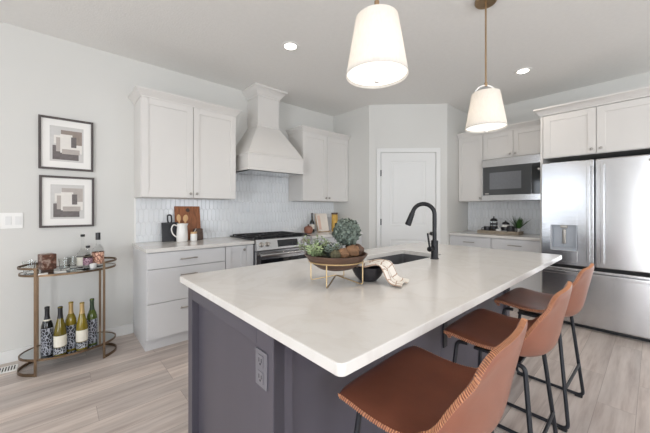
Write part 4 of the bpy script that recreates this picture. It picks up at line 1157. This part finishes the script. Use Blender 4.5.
sprigs('greenery_sprig', 'soft pale green sprig of leaves at the left rim of the brown bowl', (.885, 1.035, B0+.058), 30, .10, 1.1, 'sprig', 4, 'greenery sprigs in the bowl')
sprigs('greenery_sprig', 'grey-green leafy sprig between the pale sprig and the topiary ball', (.925, .99, B0+.060), 16, .08, .9, 'leaf', 5, 'greenery sprigs in the bowl')
def chunk(c, r, sc_, seed, label, m_):
    rnd = random.Random(seed); mb = MB(); mb.sphere((0, 0, 0), r, 3, sc_)
    for v_ in mb.bm.verts:
        n_2 = v_.co.normalized(); f_ = 1+.16*math.sin(n_2.x*9+seed)*math.cos(n_2.y*8+seed*2)+.08*math.sin(n_2.z*17+seed); v_.co *= f_
    bmesh.ops.translate(mb.bm, verts=mb.bm.verts, vec=Vector(c)); return tag(mb.build('driftwood_piece', m_, smooth=60), label, 'driftwood', 'driftwood pieces in the brown bowl')
chunk((.948, .930, B0+.083), .029, (1.2, .8, .8), 1, 'brown driftwood piece at the front of the brown bowl', 'bark')
chunk((1.000, .922, B0+.090), .031, (1.2, .75, .9), 2, 'brown driftwood piece just below the topiary ball', 'bark')
chunk((1.058, .943, B0+.084), .030, (1, .9, 1), 3, 'dark driftwood piece at the right rim of the brown bowl', 'wood_dark')
chunk((.905, .937, B0+.080), .025, (1.1, .8, .8), 4, 'greyish driftwood piece at the left front of the brown bowl', 'moss')
chunk((1.075, 1.0, B0+.088), .027, (1, 1, .9), 5, 'brown driftwood piece behind the topiary ball on the right', 'bark')

# black bowl and checked towel
b2x, b2y = 1.118, .930
mb = MB(); mb.lathe([(.001, 0), (.036, 0), (.042, .003), (.062, .024), (.076, .050), (.080, .070), (.077, .071), (.072, .050), (.056, .024), (.036, .010), (.001, .008)], (b2x, b2y, CT), 40)
tag(mb.build('bowl', 'black_pottery'), 'small black bowl with a towel over its edge, near the sink', 'bowl')
def towel():
    # path: crumpled in the bowl, over the rim, down to the worktop, trailing out
    d = Vector((.34, -.94, 0)).normalized(); sd = Vector((d.y*-1, d.x, 0))
    c = Vector((b2x, b2y, CT))
    prof = [(-.055, .068), (-.03, .082), (.0, .079), (.03, .086), (.058, .088), (.080, .085), (.093, .074), (.102, .052), (.112, .030), (.125, .013), (.142, .009), (.162, .0085), (.182, .010)]
    NU = 16; vs = []; uv = []
    for i, (r, z) in enumerate(prof):
        q = i/(len(prof)-1); w = .070+.012*q
        for k in range(NU+1):
            u = -1+2*k/NU
            fold = .0065*math.sin(u*7+q*2.5)*(1 if i < 8 else .7) + .003*math.sin(u*15+q*9)
            p = c + d*(r+.006*math.sin(u*4+q*6)) + sd*(u*w + .012*math.sin(q*4)) + Vector((0, 0, max(.004, z+fold+(.008*math.sin(u*11+i) if i < 4 else 0))))
            vs.append(p); uv.append((k/NU, q*1.4))
    fs = [(i*(NU+1)+k, i*(NU+1)+k+1, (i+1)*(NU+1)+k+1, (i+1)*(NU+1)+k) for i in range(len(prof)-1) for k in range(NU)]
    me = bpy.data.meshes.new('dish_towel'); og = c
    me.from_pydata([v_-og for v_ in vs], [], fs); ul = me.uv_layers.new(name='UVMap')
    for lp in me.loops: ul.data[lp.index].uv = uv[lp.vertex_index]
    me.materials.append(M['towel']); me.shade_smooth()
    o = bpy.data.objects.new('dish_towel', me); C.objects.link(o); o.location = og
    s_ = o.modifiers.new('thick', 'SOLIDIFY'); s_.thickness = .003; s_.offset = 1
    s2 = o.modifiers.new('sub', 'SUBSURF'); s2.levels = 1; s2.render_levels = 2
    return tag(o, 'cream dish towel with brown checks draped over the black bowl', 'towel')
towel()
